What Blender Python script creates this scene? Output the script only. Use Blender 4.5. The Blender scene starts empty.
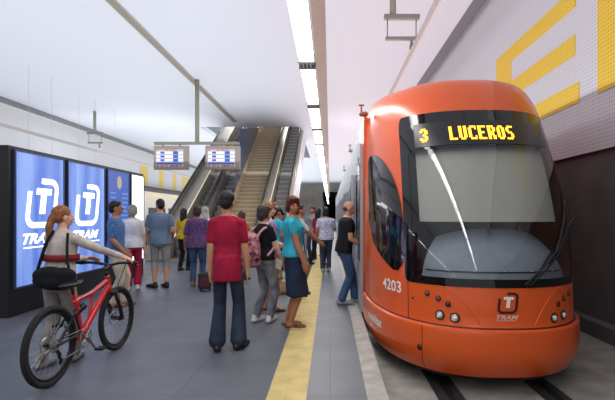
import bpy, math, random
from mathutils import Vector, Matrix
random.seed(7)
SC = bpy.context.scene
COL = SC.collection
PI = math.pi
F = 460.0          # focal length in pixels of the 615 px wide frame

# ---------------------------------------------------------------- camera, world, exposure, large lights
cd = bpy.data.cameras.new('camera'); cam = bpy.data.objects.new('camera', cd); COL.objects.link(cam)
cam.location = (0, 0, 1.47); cam.rotation_euler = (PI/2, 0, 0)
cd.sensor_width = 36; cd.lens = F/615*36; cd.shift_x = -22.5/615; cd.shift_y = 15/615
cd.clip_end = 300
SC.camera = cam
w = bpy.data.worlds.new('world'); SC.world = w; w.use_nodes = True
w.node_tree.nodes['Background'].inputs[0].default_value = (0.93, 0.95, 1.0, 1)
w.node_tree.nodes['Background'].inputs[1].default_value = 0.55
SC.view_settings.view_transform = 'Standard'; SC.view_settings.look = 'None'
SC.view_settings.gamma = 1; SC.view_settings.use_curve_mapping = False
SC.view_settings.exposure = 0.0

def area_light(name, x, y, z, sx, sy, power, up=False, col=(1, .98, .95)):
    l = bpy.data.lights.new(name, 'AREA'); l.shape = 'RECTANGLE'; l.size = sx; l.size_y = sy
    l.energy = power; l.color = col
    o = bpy.data.objects.new(name, l); COL.objects.link(o)
    o.location = (x, y, z); o.rotation_euler = (PI if up else 0, 0, 0)
    return o
# the fluorescent rows: each shines down
for lx, lz in ((-.38, 3.88), (-9.5, 3.2)):
    area_light('row_light', lx, 6, lz, .3, 32, 280)
    area_light('row_light', lx, 42, lz, .3, 40, 420)
# added fills without fixtures: up for indirect ceiling light, down along both wall tops
area_light('ceiling_fill', -4.6, 8, 3.3, 17, 32, 1700, True, (.92, .97, 1))
area_light('ceiling_fill', -4.6, 44, 3.6, 17, 44, 2700, True, (.92, .97, 1))
area_light('wall_fill', 3.55, 20, 6.75, .5, 50, 60)
area_light('wall_fill', -13.6, 25, 6.6, .4, 60, 110)
area_light('shaft_fill', -4.2, 31, 10.8, 4.5, 9, 1600, False, (.9, .95, 1))  # added to brighten the escalators, imitates daylight from above

# ---------------------------------------------------------------- helpers
def lin(c):
    c = c/255
    return c/12.92 if c <= .04045 else ((c+.055)/1.055)**2.4
def rgb(r, g, b): return (lin(r), lin(g), lin(b), 1)
MATS = {}
def mat(name, c, rough=.6, metal=0, spec=.5, noise=0, nscale=8, bump=0, bscale=30, emit=0, coat=0, stretch=None, c2=None):
    if name in MATS: return MATS[name]
    m = bpy.data.materials.new(name); m.use_nodes = True; MATS[name] = m
    nt = m.node_tree; b = nt.nodes['Principled BSDF']
    b.inputs['Base Color'].default_value = rgb(*c); b.inputs['Roughness'].default_value = rough
    b.inputs['Metallic'].default_value = metal; b.inputs['Specular IOR Level'].default_value = spec
    if coat: b.inputs['Coat Weight'].default_value = coat; b.inputs['Coat Roughness'].default_value = .06
    if emit: b.inputs['Emission Color'].default_value = rgb(*c); b.inputs['Emission Strength'].default_value = emit
    tc = nt.nodes.new('ShaderNodeTexCoord'); vec = tc.outputs['Object']
    if stretch:
        mp = nt.nodes.new('ShaderNodeMapping'); mp.inputs['Scale'].default_value = stretch
        nt.links.new(vec, mp.inputs[0]); vec = mp.outputs[0]
    if noise or c2:
        n = nt.nodes.new('ShaderNodeTexNoise'); n.inputs['Scale'].default_value = nscale; n.inputs['Detail'].default_value = 5
        nt.links.new(vec, n.inputs['Vector'])
        r = nt.nodes.new('ShaderNodeValToRGB'); r.color_ramp.elements[0].position = .35; r.color_ramp.elements[1].position = .65
        k = 1-noise
        r.color_ramp.elements[0].color = rgb(*c2) if c2 else rgb(c[0]*k, c[1]*k, c[2]*k)
        r.color_ramp.elements[1].color = rgb(*c)
        nt.links.new(n.outputs[0], r.inputs[0]); nt.links.new(r.outputs[0], b.inputs['Base Color'])
    if bump:
        n = nt.nodes.new('ShaderNodeTexNoise'); n.inputs['Scale'].default_value = bscale; n.inputs['Detail'].default_value = 3
        nt.links.new(vec, n.inputs['Vector'])
        bp = nt.nodes.new('ShaderNodeBump'); bp.inputs['Strength'].default_value = bump; bp.inputs['Distance'].default_value = .03
        nt.links.new(n.outputs[0], bp.inputs['Height']); nt.links.new(bp.outputs[0], b.inputs['Normal'])
    return m
def cloth(name, c, c2=None, nscale=20, stretch=None):
    return mat(name, c, .85, spec=.2, bump=.55, bscale=9, noise=.18 if not c2 else 0, nscale=nscale if c2 else 6, c2=c2, stretch=stretch or (1, 1, .6))

class MB:
    def __init__(s): s.v = []; s.f = []; s.mi = []; s.cur = 0
    def add(s, vs, fs):
        o = len(s.v); s.v += [tuple(p) for p in vs]
        for f in fs: s.f.append([i+o for i in f]); s.mi.append(s.cur)
        return s
    def box(s, x0, x1, y0, y1, z0, z1, M=None):
        vs = [Vector((x, y, z)) for z in (z0, z1) for y in (y0, y1) for x in (x0, x1)]
        if M: vs = [M@p for p in vs]
        return s.add(vs, [(0, 2, 3, 1), (4, 5, 7, 6), (0, 1, 5, 4), (2, 6, 7, 3), (0, 4, 6, 2), (1, 3, 7, 5)])
    def cap(s, p0, p1, r0, r1=None, seg=12, hemi=3):      # closed tapered capsule
        p0 = Vector(p0); p1 = Vector(p1); r1 = r0 if r1 is None else r1
        d = p1-p0
        if d.length < 1e-6: d = Vector((0, 0, 1e-4))
        d.normalize(); a = d.orthogonal().normalized(); b = d.cross(a)
        rings = []
        for i in range(hemi): t = PI/2*(i+.5)/hemi; rings.append((p0-d*r0*math.cos(t), r0*math.sin(t)))
        rings += [(p0, r0), (p1, r1)]
        for i in reversed(range(hemi)): t = PI/2*(i+.5)/hemi; rings.append((p1+d*r1*math.cos(t), r1*math.sin(t)))
        return s.rings([[c+a*r*math.cos(2*PI*k/seg)+b*r*math.sin(2*PI*k/seg) for k in range(seg)] for c, r in rings])
    def rings(s, R, closed=True):
        n = len(R[0]); vs = [p for r in R for p in r]; fs = []
        for i in range(len(R)-1):
            for k in range(n):
                k2 = (k+1) % n
                fs.append((i*n+k, i*n+k2, (i+1)*n+k2, (i+1)*n+k))
        if closed: fs.append(tuple(reversed(range(n)))); fs.append(tuple((len(R)-1)*n+k for k in range(n)))
        return s.add(vs, fs)
    def cyl(s, p0, p1, r, r1=None, seg=12):
        p0 = Vector(p0); p1 = Vector(p1); d = (p1-p0).normalized(); a = d.orthogonal().normalized(); b = d.cross(a)
        r1 = r if r1 is None else r1
        return s.rings([[c+a*q*math.cos(2*PI*k/seg)+b*q*math.sin(2*PI*k/seg) for k in range(seg)] for c, q in ((p0, r), (p1, r1))])
    def path(s, pts, r, seg=8):
        for a, b in zip(pts[:-1], pts[1:]): s.cap(a, b, r, seg=seg, hemi=2)
        return s
    def ell(s, c, r, M=None, seg=16, rows=10):
        c = Vector(c); R = []
        for i in range(rows):
            t = PI*(i+.5)/rows
            ring = []
            for k in range(seg):
                p = Vector((r[0]*math.sin(t)*math.cos(2*PI*k/seg), r[1]*math.sin(t)*math.sin(2*PI*k/seg), -r[2]*math.cos(t)))
                ring.append(c+(M@p if M else p))
            R.append(ring)
        return s.rings(R)
    def loft(s, secs, seg=24, T=None):                      # secs: (z, rx, ry, xo, yo)
        R = []
        for z, rx, ry, xo, yo in secs:
            ring = [Vector((xo+rx*math.cos(2*PI*k/seg), yo+ry*math.sin(2*PI*k/seg), z)) for k in range(seg)]
            if T: ring = [T(p) for p in ring]
            R.append(ring)
        return s.rings(R)
    def torus(s, c, axis, R, r, seg=40, ts=8, a0=0, a1=2*PI):
        c = Vector(c); d = Vector(axis).normalized(); a = d.orthogonal().normalized(); b = d.cross(a); rr = []
        for i in range(seg+1):
            t = a0+(a1-a0)*i/seg; u = a*math.cos(t)+b*math.sin(t)
            rr.append([c+u*(R+r*math.cos(2*PI*k/ts))+d*r*math.sin(2*PI*k/ts) for k in range(ts)])
        return s.rings(rr, closed=(a1-a0 < 2*PI-.01))
    def prism(s, poly, axis, a, b):                          # polygon in the two other axes, extruded along axis
        def P(p, t):
            return {'x': (t, p[0], p[1]), 'y': (p[0], t, p[1]), 'z': (p[0], p[1], t)}[axis]
        n = len(poly); vs = [P(p, a) for p in poly]+[P(p, b) for p in poly]
        fs = [tuple(range(n)), tuple(reversed(range(n, 2*n)))]+[(i, (i+1) % n, n+(i+1) % n, n+i) for i in range(n)]
        return s.add(vs, fs)
    def build(s, name, m, parent=None, smooth=False, bevel=0, mats=None, loc=None):
        me = bpy.data.meshes.new(name); me.from_pydata(s.v, [], s.f); me.update()
        for x in (mats or [m]): me.materials.append(x)
        if mats:
            for p, i in zip(me.polygons, s.mi): p.material_index = i
        import bmesh
        bm = bmesh.new(); bm.from_mesh(me); bmesh.ops.recalc_face_normals(bm, faces=bm.faces); bm.to_mesh(me); bm.free()
        if smooth: me.shade_smooth()
        o = bpy.data.objects.new(name, me); COL.objects.link(o)
        if parent: o.parent = parent
        if bevel:
            b = o.modifiers.new('bevel', 'BEVEL'); b.width = bevel; b.segments = 2; b.limit_method = 'ANGLE'
        if smooth == 'auto':
            e = o.modifiers.new('split', 'EDGE_SPLIT'); e.split_angle = math.radians(40)
        if loc: o.location = loc
        return o
JOBS = []
def remesh(mb, name, m, parent, voxel=.01, it=3):
    o = mb.build(name, m, parent, smooth=True)
    r = o.modifiers.new('r', 'REMESH'); r.mode = 'VOXEL'; r.voxel_size = voxel; r.use_smooth_shade = True
    q = o.modifiers.new('s', 'SMOOTH'); q.factor = .5; q.iterations = it
    JOBS.append(o); return o
def finish_jobs():
    dg = bpy.context.evaluated_depsgraph_get()
    new = [(o, bpy.data.meshes.new_from_object(o.evaluated_get(dg))) for o in JOBS]
    for o, me in new:
        o.modifiers.clear(); o.data = me
        if not me.materials: pass
def empty(name, loc, rz=0):
    o = bpy.data.objects.new(name, None); COL.objects.link(o); o.location = loc; o.rotation_euler = (0, 0, rz)
    o.empty_display_size = .1; return o
def tag(o, label, cat, group=None, kind=None):
    o['label'] = label; o['category'] = cat
    if group: o['group'] = group
    if kind: o['kind'] = kind
    return o
def struct(o, label=None):
    o['kind'] = 'structure'
    if label: o['label'] = label
    return o
def copy_tree(o, parent=None):
    c = o.copy(); COL.objects.link(c)
    if parent: c.parent = parent
    for ch in list(o.children): copy_tree(ch, c)
    return c
_tc = {}
def text_geo(s, size=1, shear=0, bold=0, space=1):
    cu = bpy.data.curves.new('t', 'FONT'); cu.body = s; cu.size = size; cu.shear = shear; cu.offset = bold; cu.resolution_u = 3
    cu.space_character = space
    o = bpy.data.objects.new('t', cu); COL.objects.link(o)
    dg = bpy.context.evaluated_depsgraph_get(); me = o.evaluated_get(dg).to_mesh()
    vs = [(v.co.x, v.co.y) for v in me.vertices]; fs = [tuple(p.vertices) for p in me.polygons]
    o.evaluated_get(dg).to_mesh_clear(); bpy.data.objects.remove(o); bpy.data.curves.remove(cu)
    x0 = min(v[0] for v in vs); x1 = max(v[0] for v in vs)
    return [(v[0]-x0, v[1]) for v in vs], fs, x1-x0
def fit_text(s, width, height, shear=0, bold=0):
    vs, fs, wd = text_geo(s, 1, shear, bold)
    y0 = min(v[1] for v in vs); y1 = max(v[1] for v in vs)
    return [(v[0]/wd*width, (v[1]-y0)/(y1-y0)*height) for v in vs], fs
def logo_ring(n=8):                                          # open rounded ring, unit box, slanted
    def pt(x, y): return (x+(y-.5)*.14, y)
    path = [(.08, .74), (.08, .22)]
    path += [(.08+.2*(1-math.cos(t)), .22-.2*math.sin(t)) for t in [PI/2*i/n for i in range(1, n+1)]]
    path += [(.72+.2*math.sin(t), .02+.2*(1-math.cos(t))) for t in [PI/2*i/n for i in range(0, n+1)]]
    path += [(.92-.2*(1-math.cos(t)), .78+.2*math.sin(t)) for t in [PI/2*i/n for i in range(0, n+1)]]
    path += [(.40, .98)]
    vs = []; h = .062
    for i, p in enumerate(path):
        a = Vector(path[max(i-1, 0)]); b = Vector(path[min(i+1, len(path)-1)]); d = (b-a).normalized(); q = Vector((-d.y, d.x))
        vs += [pt(p[0]+q.x*h, p[1]+q.y*h), pt(p[0]-q.x*h, p[1]-q.y*h)]
    return vs, [(2*i, 2*i+1, 2*i+3, 2*i+2) for i in range(len(path)-1)]
def logo_t():
    def pt(x, y): return (x+(y-.5)*.14, y)
    vs = [pt(*p) for p in ((.27, .68), (.75, .68), (.75, .82), (.27, .82), (.42, .26), (.60, .26), (.60, .68), (.42, .68))]
    return vs, [(0, 1, 2, 3), (4, 5, 6, 7)]

# ---------------------------------------------------------------- materials for the setting
M_ceil = mat('ceiling_white', (221, 222, 231), .7)
M_wallwhite = mat('wall_white', (222, 221, 225), .6)
M_dark = mat('wall_dark', (100, 98, 99), .75, noise=.12, nscale=2)
M_grey = mat('grey_trim', (140, 140, 145), .6)
M_floor = mat('platform_floor', (98, 102, 111), .46, noise=.12, nscale=1.6, spec=.5, bump=.04, bscale=60)
M_curb = mat('curb_concrete', (176, 172, 164), .85, noise=.14, nscale=6, bump=.2)
M_bed = mat('track_bed', (160, 156, 148), .9, noise=.2, nscale=3, bump=.3)
M_steel = mat('steel', (150, 148, 145), .35, metal=.8)
M_pole = mat('pole_beige', (150, 146, 130), .55)
M_black = mat('black_plastic', (14, 14, 16), .45)
M_alu = mat('aluminium', (188, 188, 190), .4, metal=.6)
M_lamp = mat('lamp_tube', (255, 252, 245), .5, emit=9)
M_yellow = mat('letter_yellow', (236, 196, 62), .6)

def perforated(name, c):
    m = mat(name, c, .6); nt = m.node_tree; b = nt.nodes['Principled BSDF']
    tc = nt.nodes.new('ShaderNodeTexCoord'); mp = nt.nodes.new('ShaderNodeMapping'); mp.inputs['Scale'].default_value = (0.001, 17, 17)
    v = nt.nodes.new('ShaderNodeTexVoronoi'); v.inputs['Randomness'].default_value = 0; v.inputs['Scale'].default_value = 1
    r = nt.nodes.new('ShaderNodeValToRGB'); r.color_ramp.elements[0].position = .2; r.color_ramp.elements[1].position = .3
    r.color_ramp.elements[0].color = rgb(c[0]*.84, c[1]*.84, c[2]*.86); r.color_ramp.elements[1].color = rgb(*c)
    nt.links.new(tc.outputs['Object'], mp.inputs[0]); nt.links.new(mp.outputs[0], v.inputs['Vector'])
    nt.links.new(v.outputs['Distance'], r.inputs[0]); nt.links.new(r.outputs[0], b.inputs['Base Color'])
    return m
M_perf = perforated('perforated_white', (214, 213, 219))
M_perfy = perforated('perforated_yellow', (238, 198, 60))

def tiles(m, sx, sy):
    nt = m.node_tree; b = nt.nodes['Principled BSDF']; src = b.inputs['Base Color'].links[0].from_socket
    tc = nt.nodes.new('ShaderNodeTexCoord'); mp = nt.nodes.new('ShaderNodeMapping'); mp.inputs['Scale'].default_value = (sx, sy, 1)
    br = nt.nodes.new('ShaderNodeTexBrick'); br.inputs['Scale'].default_value = 1; br.inputs['Mortar Size'].default_value = .006
    br.offset = 0; br.inputs['Brick Width'].default_value = 1; br.inputs['Row Height'].default_value = 1
    br.inputs['Color1'].default_value = (1, 1, 1, 1); br.inputs['Color2'].default_value = (.93, .93, .94, 1); br.inputs['Mortar'].default_value = (.72, .72, .74, 1)
    mx = nt.nodes.new('ShaderNodeMix'); mx.data_type = 'RGBA'; mx.blend_type = 'MULTIPLY'; mx.inputs['Factor'].default_value = 1
    nt.links.new(tc.outputs['Object'], mp.inputs[0]); nt.links.new(mp.outputs[0], br.inputs['Vector'])
    nt.links.new(src, mx.inputs[6]); nt.links.new(br.outputs['Color'], mx.inputs[7]); nt.links.new(mx.outputs[2], b.inputs['Base Color'])
tiles(M_floor, .8, .8)

# ---------------------------------------------------------------- the station shell
ZC = 6.2; Y0 = -8; Y1 = 70
struct(MB().box(-10.25, .30, Y0, Y1, -.5, 0).build('floor', M_floor), 'dark slate grey station platform floor')
struct(MB().box(.30, .47, Y0, Y1, -.5, .0).box(-10.42, -10.25, Y0, Y1, -.5, 0).build('trim_curb', M_curb), 'pale concrete edge of the platform')
bed = MB()
bed.box(.47, 4.0, Y0, Y1+60, -.6, -.30).box(-14, -10.42, Y0, Y1, -.6, -.30)
struct(bed.build('ground', M_bed), 'concrete track bed beside the platform')
c = MB()
c.box(-13.1, -7.0, Y0, Y1, ZC, ZC+.25).box(-1.62, 3.15, Y0, Y1, ZC, ZC+.25)
c.box(-7.0, -1.62, Y0, 24.7, ZC, ZC+.25).box(-7.0, -1.62, 40, Y1, ZC, ZC+.25)
struct(c.build('ceiling', M_ceil), 'smooth white suspended ceiling with an escalator opening')
struct(MB().box(-14.4, 4.4, Y0, Y1, 6.86, 7.0).build('ceiling_slab', M_grey), 'grey upper slab seen above the ceiling edge') if False else None
struct(MB().box(-13.3, -13.1, Y0, Y1, 6.02, 6.26).build('trim_ceiling', mat('band_grey', (128, 128, 134), .7)), 'grey edge strip of the white ceiling')
u = MB(); u.box(-14.4, -7.1, Y0, Y1, 6.86, 7.0).box(-1.4, 4.4, Y0, Y1, 6.86, 7.0)
struct(u.build('ceiling_upper', M_grey), 'grey recess above the edge of the white ceiling')
struct(MB().box(4.0, 4.3, Y0, Y1, -.6, 2.42).build('wall_right', M_dark), 'dark plain lower wall beside the tram')
struct(MB().box(3.93, 4.3, Y0, Y1, 2.42, 6.86).build('wall_right_panel', M_perf), 'white perforated upper wall panelling')
struct(MB().box(3.82, 4.0, Y0, Y1, -.3, -.08).build('trim_wall', M_dark), 'low kerb along the foot of the dark wall')
struct(MB().box(-14.3, -13.96, Y0, Y1, -.6, 2.42).build('wall_left', M_dark))
struct(MB().box(-14.3, -13.9, Y0, Y1, 2.42, 6.86).build('wall_left_panel', M_wallwhite))
M_far = mat('far_wall', (176, 170, 160), .8, noise=.1, nscale=.6)
fw = MB().box(-14.3, -1.1, Y1, Y1+.3, -.6, 7).box(3.6, 4.3, Y1, Y1+.3, -.6, 7).box(-1.1, 3.6, Y1, Y1+.3, 5.0, 7).box(-1.1, .47, Y1, Y1+.3, -.5, .0)
struct(fw.build('wall_back', M_far), 'beige far end wall with the dark tunnel mouth')
M_tun = mat('tunnel_dark', (40, 38, 38), .9)
tn = MB().box(-1.3, -1.1, Y1+.3, Y1+60, -.6, 5.2).box(3.6, 3.8, Y1+.3, Y1+60, -.6, 5.2).box(-1.3, 3.8, Y1+.3, Y1+60, 5.0, 5.2).box(-1.3, 3.8, Y1+60, Y1+60.2, -.6, 5.2).box(-1.1, .47, Y1+.3, Y1+60, -.4, 0)
struct(tn.build('wall_tunnel', M_tun), 'dark running tunnel beyond the end wall')
# shaft above the opening
M_shaft = mat('shaft_wall', (120, 122, 130), .7)
sh = MB().box(-7.2, -7.0, 24.7, 40, ZC+.25, 11).box(-1.5, -1.3, 24.7, 40, ZC+.25, 11).box(-7.2, -1.3, 24.5, 24.7, ZC+.25, 11).box(-7.2, -1.3, 40, 40.2, ZC+.25, 11).box(-7.2, -1.3, 24.5, 40.2, 11, 11.2)
struct(sh.build('wall_shaft', M_shaft), 'grey walls of the shaft above the escalators')

# tactile strip: raised bars
M_tact = mat('tactile_yellow', (208, 186, 122), .7, noise=.1, nscale=5)
t = MB().box(-.51, -.19, Y0, 60, 0, .004)
for k in range(8): t.box(-.498+k*.039, -.478+k*.039, Y0, 60, .004, .008)
tag(t.build('tactile_strip', M_tact), 'long yellow ribbed guiding strip laid in the grey platform floor', 'strip')

# rails and conductor rails
M_rail = mat('rail_steel', (70, 66, 64), .4, metal=.7)
M_slot = mat('rail_slot', (38, 36, 35), .9)
def rail(x, label, y1=Y1+50):
    r = empty('rail', (x, 0, -.30))
    MB().box(-.035, .035, Y0, y1, 0, .012).build('rail_head', M_rail, r)
    MB().box(-.14, .12, Y0, y1, 0, .005).build('rail_groove', M_slot, r)
    tag(r, label, 'rail', 'rails set in the track beds')
rail(1.18, 'dark rail under the orange tram, nearer the yellow strip'); rail(2.20, 'dark rail under the orange tram, nearer the dark wall')
M_cat = mat('catenary', (200, 190, 186), .45, metal=.3)
def catenary(x, label, dz=0):
    m = MB().box(x-.035, x+.035, Y0, Y1+20 if x > 0 else Y1-.1, 4.72+dz, 4.80+dz).box(x-.012, x+.012, Y0, Y1+20 if x > 0 else Y1-.1, 4.69+dz, 4.72+dz)
    tag(m.build('overhead_conductor_bar', M_cat), label, 'conductor bar', 'overhead power bars')
catenary(1.65, 'pale overhead power bar running above the orange tram'); catenary(-10.95, 'pale overhead power bar beyond the black advertising box', -.27)
def support(x, y, s, label, dz=0):
    r = empty('conductor_hanger', (x, y, ZC))
    z = lambda v: v-ZC+dz
    MB().cyl((-.02 if dz else -.18*s, 0, z(5.52)), (-.02 if dz else -.18*s, 0, 0), .065, seg=16).build('hanger_pole', M_pole, r, True)
    MB().box(-.36, .36, -.05, .05, z(5.42), z(5.52)).build('cross_bar', M_steel, r, bevel=.01)
    for q in (-.29, .29): MB().cyl((q, 0, z(5.04)), (q, 0, z(5.44)), .012).build('rod', M_steel, r, True)
    MB().box(-.33, .33, -.04, .04, z(5.00), z(5.07)).build('lower_bar', M_steel, r, bevel=.01)
    b = MB()
    for k in range(3): b.cyl((.2, 0, z(4.83)+k*.05), (.2, 0, z(4.86)+k*.05), .05-.008*k, seg=14)
    b.cyl((.2, 0, z(4.80)), (.2, 0, z(5.0)), .02)
    b.build('insulator', M_grey, r, True)
    tag(r, label, 'hanger', 'brackets that carry the overhead power bars')
support(1.45, 9.3, 1, 'grey bracket holding the power bar above the orange tram')
support(-10.72, 21.0, 1, 'small distant bracket holding the power bar above the black box', -.27)

# lettering on the walls (flat, painted on the perforated panels)
def letter_e(y_left, y_right, x, label):
    m = MB(); a, b = y_left, y_right
    poly = [(a, 3.25), (b, 3.25), (b, 3.57), (a-.88, 3.57), (a-.88, 4.03), (b+.12, 4.03), (b+.12, 4.36), (a-.88, 4.36), (a-.88, 4.80), (b+.1, 4.80), (b+.1, 5.12), (a, 5.12)]
    m.prism(poly, 'x', x-.012, x+.005)
    tag(m.build('wall_letter', M_perfy), label, 'letter', 'big yellow letters on the white walls')
letter_e(10.85, 7.25, 3.93, 'huge yellow letter E on the white wall above the tram')
m = MB(); m.prism([(6.74, 3.25), (5.86, 3.25), (5.86, 5.12), (6.74, 5.12)], 'x', 3.918, 3.935)
m.prism([(5.86, 4.8), (3.6, 4.8), (3.2, 4.5), (3.2, 4.3), (3.6, 4.05), (5.86, 4.05), (5.86, 4.3), (3.7, 4.3), (3.5, 4.4), (3.7, 4.55), (5.86, 4.55)], 'x', 3.918, 3.935)
m.prism([(5.0, 4.05), (4.2, 4.05), (3.1, 3.25), (3.9, 3.25)], 'x', 3.918, 3.935)
tag(m.build('wall_letter', M_perfy), 'yellow letter cut off by the photo edge, beside the huge E', 'letter', 'big yellow letters on the white walls')
M_yl = mat('letter_pale_yellow', (238, 208, 110), .6)
X = -13.9
tag(MB().prism([(33.6, 3.2), (35.1, 3.2), (35.1, 5.12), (34.4, 5.12), (34.4, 5.12), (33.6, 5.12)], 'x', X-.01, X+.012).build('wall_letter', M_yl), 'distant yellow letter L, first after the black box', 'letter', 'big yellow letters on the white walls')
tag(MB().prism([(37.4, 5.12), (38.4, 5.12), (38.4, 3.55), (40.6, 3.55), (40.6, 5.12), (41.6, 5.12), (41.6, 3.2), (37.4, 3.2)], 'x', X-.01, X+.012).build('wall_letter', M_yl), 'distant yellow letter U, between the L and the C', 'letter', 'big yellow letters on the white walls')
tag(MB().prism([(43.2, 3.3), (43.2, 5.0), (43.8, 5.12), (47, 5.12), (47, 4.75), (44.4, 4.75), (44.2, 4.6), (44.2, 3.6), (44.4, 3.5), (47, 3.5), (47, 3.2), (43.8, 3.2)], 'x', X-.01, X+.012).build('wall_letter', M_yl), 'distant yellow letter C, beside the first escalator', 'letter', 'big yellow letters on the white walls')

# ceiling slot: slatted linear grille
M_slat = mat('slot_beige', (168, 162, 146), .7)
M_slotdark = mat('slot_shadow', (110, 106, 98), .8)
r = empty('ceiling_slot', (-4.82, 0, ZC))
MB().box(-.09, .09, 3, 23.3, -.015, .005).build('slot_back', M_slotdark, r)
for k in (-.085, -.03, .03, .085): MB().box(k-.017, k+.017, 3, 23.3, -.035, -.014).build('slat', M_slat, r)
tag(r, 'long beige slatted slot crossing the white ceiling', 'slot')

# the row of fluorescent lamps: one tray, lamps between joints
M_brown = mat('tray_brown', (150, 128, 116), .6, noise=.05)
tray = MB().box(-.235, -.06, Y0, Y1-.5, 3.95, 4.12)
tag(tray.build('cable_tray', M_brown), 'brown cable tray running along the row of lamps', 'cable tray')
def lamp(x, ya, yb, z, label):
    r = empty('hanging_lamp', (x, ya, z))
    L = yb-ya
    MB().box(-.13, .13, .40, L-.0, .02, .10).build('housing', M_alu, r, bevel=.008)
    MB().box(-.115, .115, .40, L-.0, -.01, .02).build('lamp_diffuser', M_lamp, r)
    j = MB().box(-.12, .12, .0, .40, .03, .09).box(-.14, .14, .0, .05, -.02, .10).box(-.14, .14, .34, .39, -.02, .10)
    for q in (-.06, 0, .06): j.cyl((q, .05, .0), (q, .34, .0), .014, seg=8)
    j.build('joint', mat('joint_metal', (112, 108, 106), .5, metal=.3), r)
    for q in (.6, L-.6):
        MB().cyl((-.1, q, .1), (-.1, q, ZC-z), .004, seg=6).build('suspension_wire', M_alu, r)
    tag(r, label, 'lamp', 'fluorescent lamps in the hanging row')
ys = [-4.4, -1.45, 1.5, 4.45, 7.4]+[7.4+2.85*k for k in range(1, 34)]
far_words = {4: 'first', 5: 'second', 6: 'third'}
for k, (a, b) in enumerate(zip(ys[:-1], ys[1:])):
    if b > Y1-1 and a < Y1+1: continue
    if k < 3: lb = 'fluorescent lamp hung behind the viewer, '+['last', 'second', 'first'][k]+' one back'
    elif k == 3: lb = 'long white fluorescent lamp nearest the viewer, cut by the top edge'
    elif k in far_words: lb = 'white fluorescent lamp, %s beyond the first dark joint of the row' % far_words[k]
    elif a < Y1: lb = 'small distant fluorescent lamp far along the hanging row'
    else: lb = 'tiny fluorescent lamp inside the dark tunnel'
    lamp(-.38, a, b, 3.95, lb)
# row of lamps above the other track, mostly hidden behind the advertising box
for k, ya in enumerate((12.2, 15.1, 18.0)):
    lamp(-9.4, ya, ya+2.9, 3.3, ['suspended lamp behind the black box, wires nearest the viewer', 'suspended lamp behind the black box, wires in the middle', 'suspended lamp behind the black box, wires nearest the boards'][k])

# ---------------------------------------------------------------- advertising box
M_boxblack = mat('box_black', (20, 20, 24), .4)
M_blue = mat('poster_blue', (134, 164, 226), .35, emit=.72, c2=(82, 116, 200), nscale=1.2, stretch=(1, 3, .25))
_b = M_blue.node_tree; _p = _b.nodes['Principled BSDF']
_b.links.new(_p.inputs['Base Color'].links[0].from_socket, _p.inputs['Emission Color'])
M_map = mat('map_blue', (66, 100, 178), .4, emit=.55)
M_pwhite = mat('poster_white', (250, 250, 252), .5, emit=1.5)
M_cream = mat('map_sign', (205, 190, 170), .5, emit=.3)
M_mapline = mat('map_line', (120, 155, 215), .5, emit=.5)
XB = -4.58
box = empty('advertising_box', (XB, 6.55, 0))
oy = 6.55
MB().box(-.75, 0, 0, 4.75, 0, 2.47).build('housing', M_boxblack, box, bevel=.01)
def panel(name, ya, yb, m, z0=.42, z1=2.40):
    p = MB().box(.0, .022, ya-oy, yb-oy, z0, z1).build(name, m, box)
    fr = MB(); e = .025
    for a in ((ya-e, ya), (yb, yb+e)): fr.box(0, .035, a[0]-oy, a[1]-oy, z0-e, z1+e)
    fr.box(0, .035, ya-oy, yb-oy, z1, z1+e).box(0, .035, ya-oy, yb-oy, z0-e, z0)
    fr.build('panel_frame', mat('frame_blue', (70, 84, 120), .4, metal=.3), p)
    return p
def flat(vs, fs, name, m, parent, y, z, sy, sz, x=.026):
    return MB().add([(x, y-oy+p[0]*sy, z+p[1]*sz) for p in vs], fs).build(name, m, parent)
for ya, yb, la, lb in ((6.67, 7.86, 6.90, 7.70), (8.01, 9.28, 8.24, 9.08)):
    p = panel('poster_panel', ya, yb, M_blue)
    wd = lb-la
    vs, fs = logo_ring(); flat(vs, fs, 'logo_ring', M_pwhite, p, la, 1.30, wd, .72)
    vs, fs = logo_t(); flat(vs, fs, 'logo_letter', M_pwhite, p, la, 1.30, wd, .72)
    vs, fs = fit_text('TRAM', wd*1.06, .16, .35, .035); flat(vs, fs, 'poster_text', M_pwhite, p, la-.08, 1.03, 1, 1)
    MB().box(.024, .028, la-.06-oy, lb+.0-oy, .965, .985).build('underline', M_pwhite, p)
mp = panel('map_panel', 9.44, 10.42, M_map)
vs = [(math.cos(a), math.sin(a)) for a in [2*PI*k/20 for k in range(20)]]
flat(vs, [tuple(range(20))], 'map_emblem', M_cream, mp, 9.95, 2.17, .11, .14)
mm = MB(); random.seed(3)
for side in (9.52, 10.02):
    for k in range(13):
        z = 1.92-k*.095; q = random.uniform(.18, .34); o_ = random.uniform(0, .06)
        mm.box(.024, .027, side+o_-oy, side+o_+q-oy, z, z+.03)
mm.build('map_lines', M_mapline, mp)
panel('white_panel', 10.56, 11.24, M_pwhite)
tag(box, 'long black advertising box with glowing blue and white panels', 'advertising box')

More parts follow.
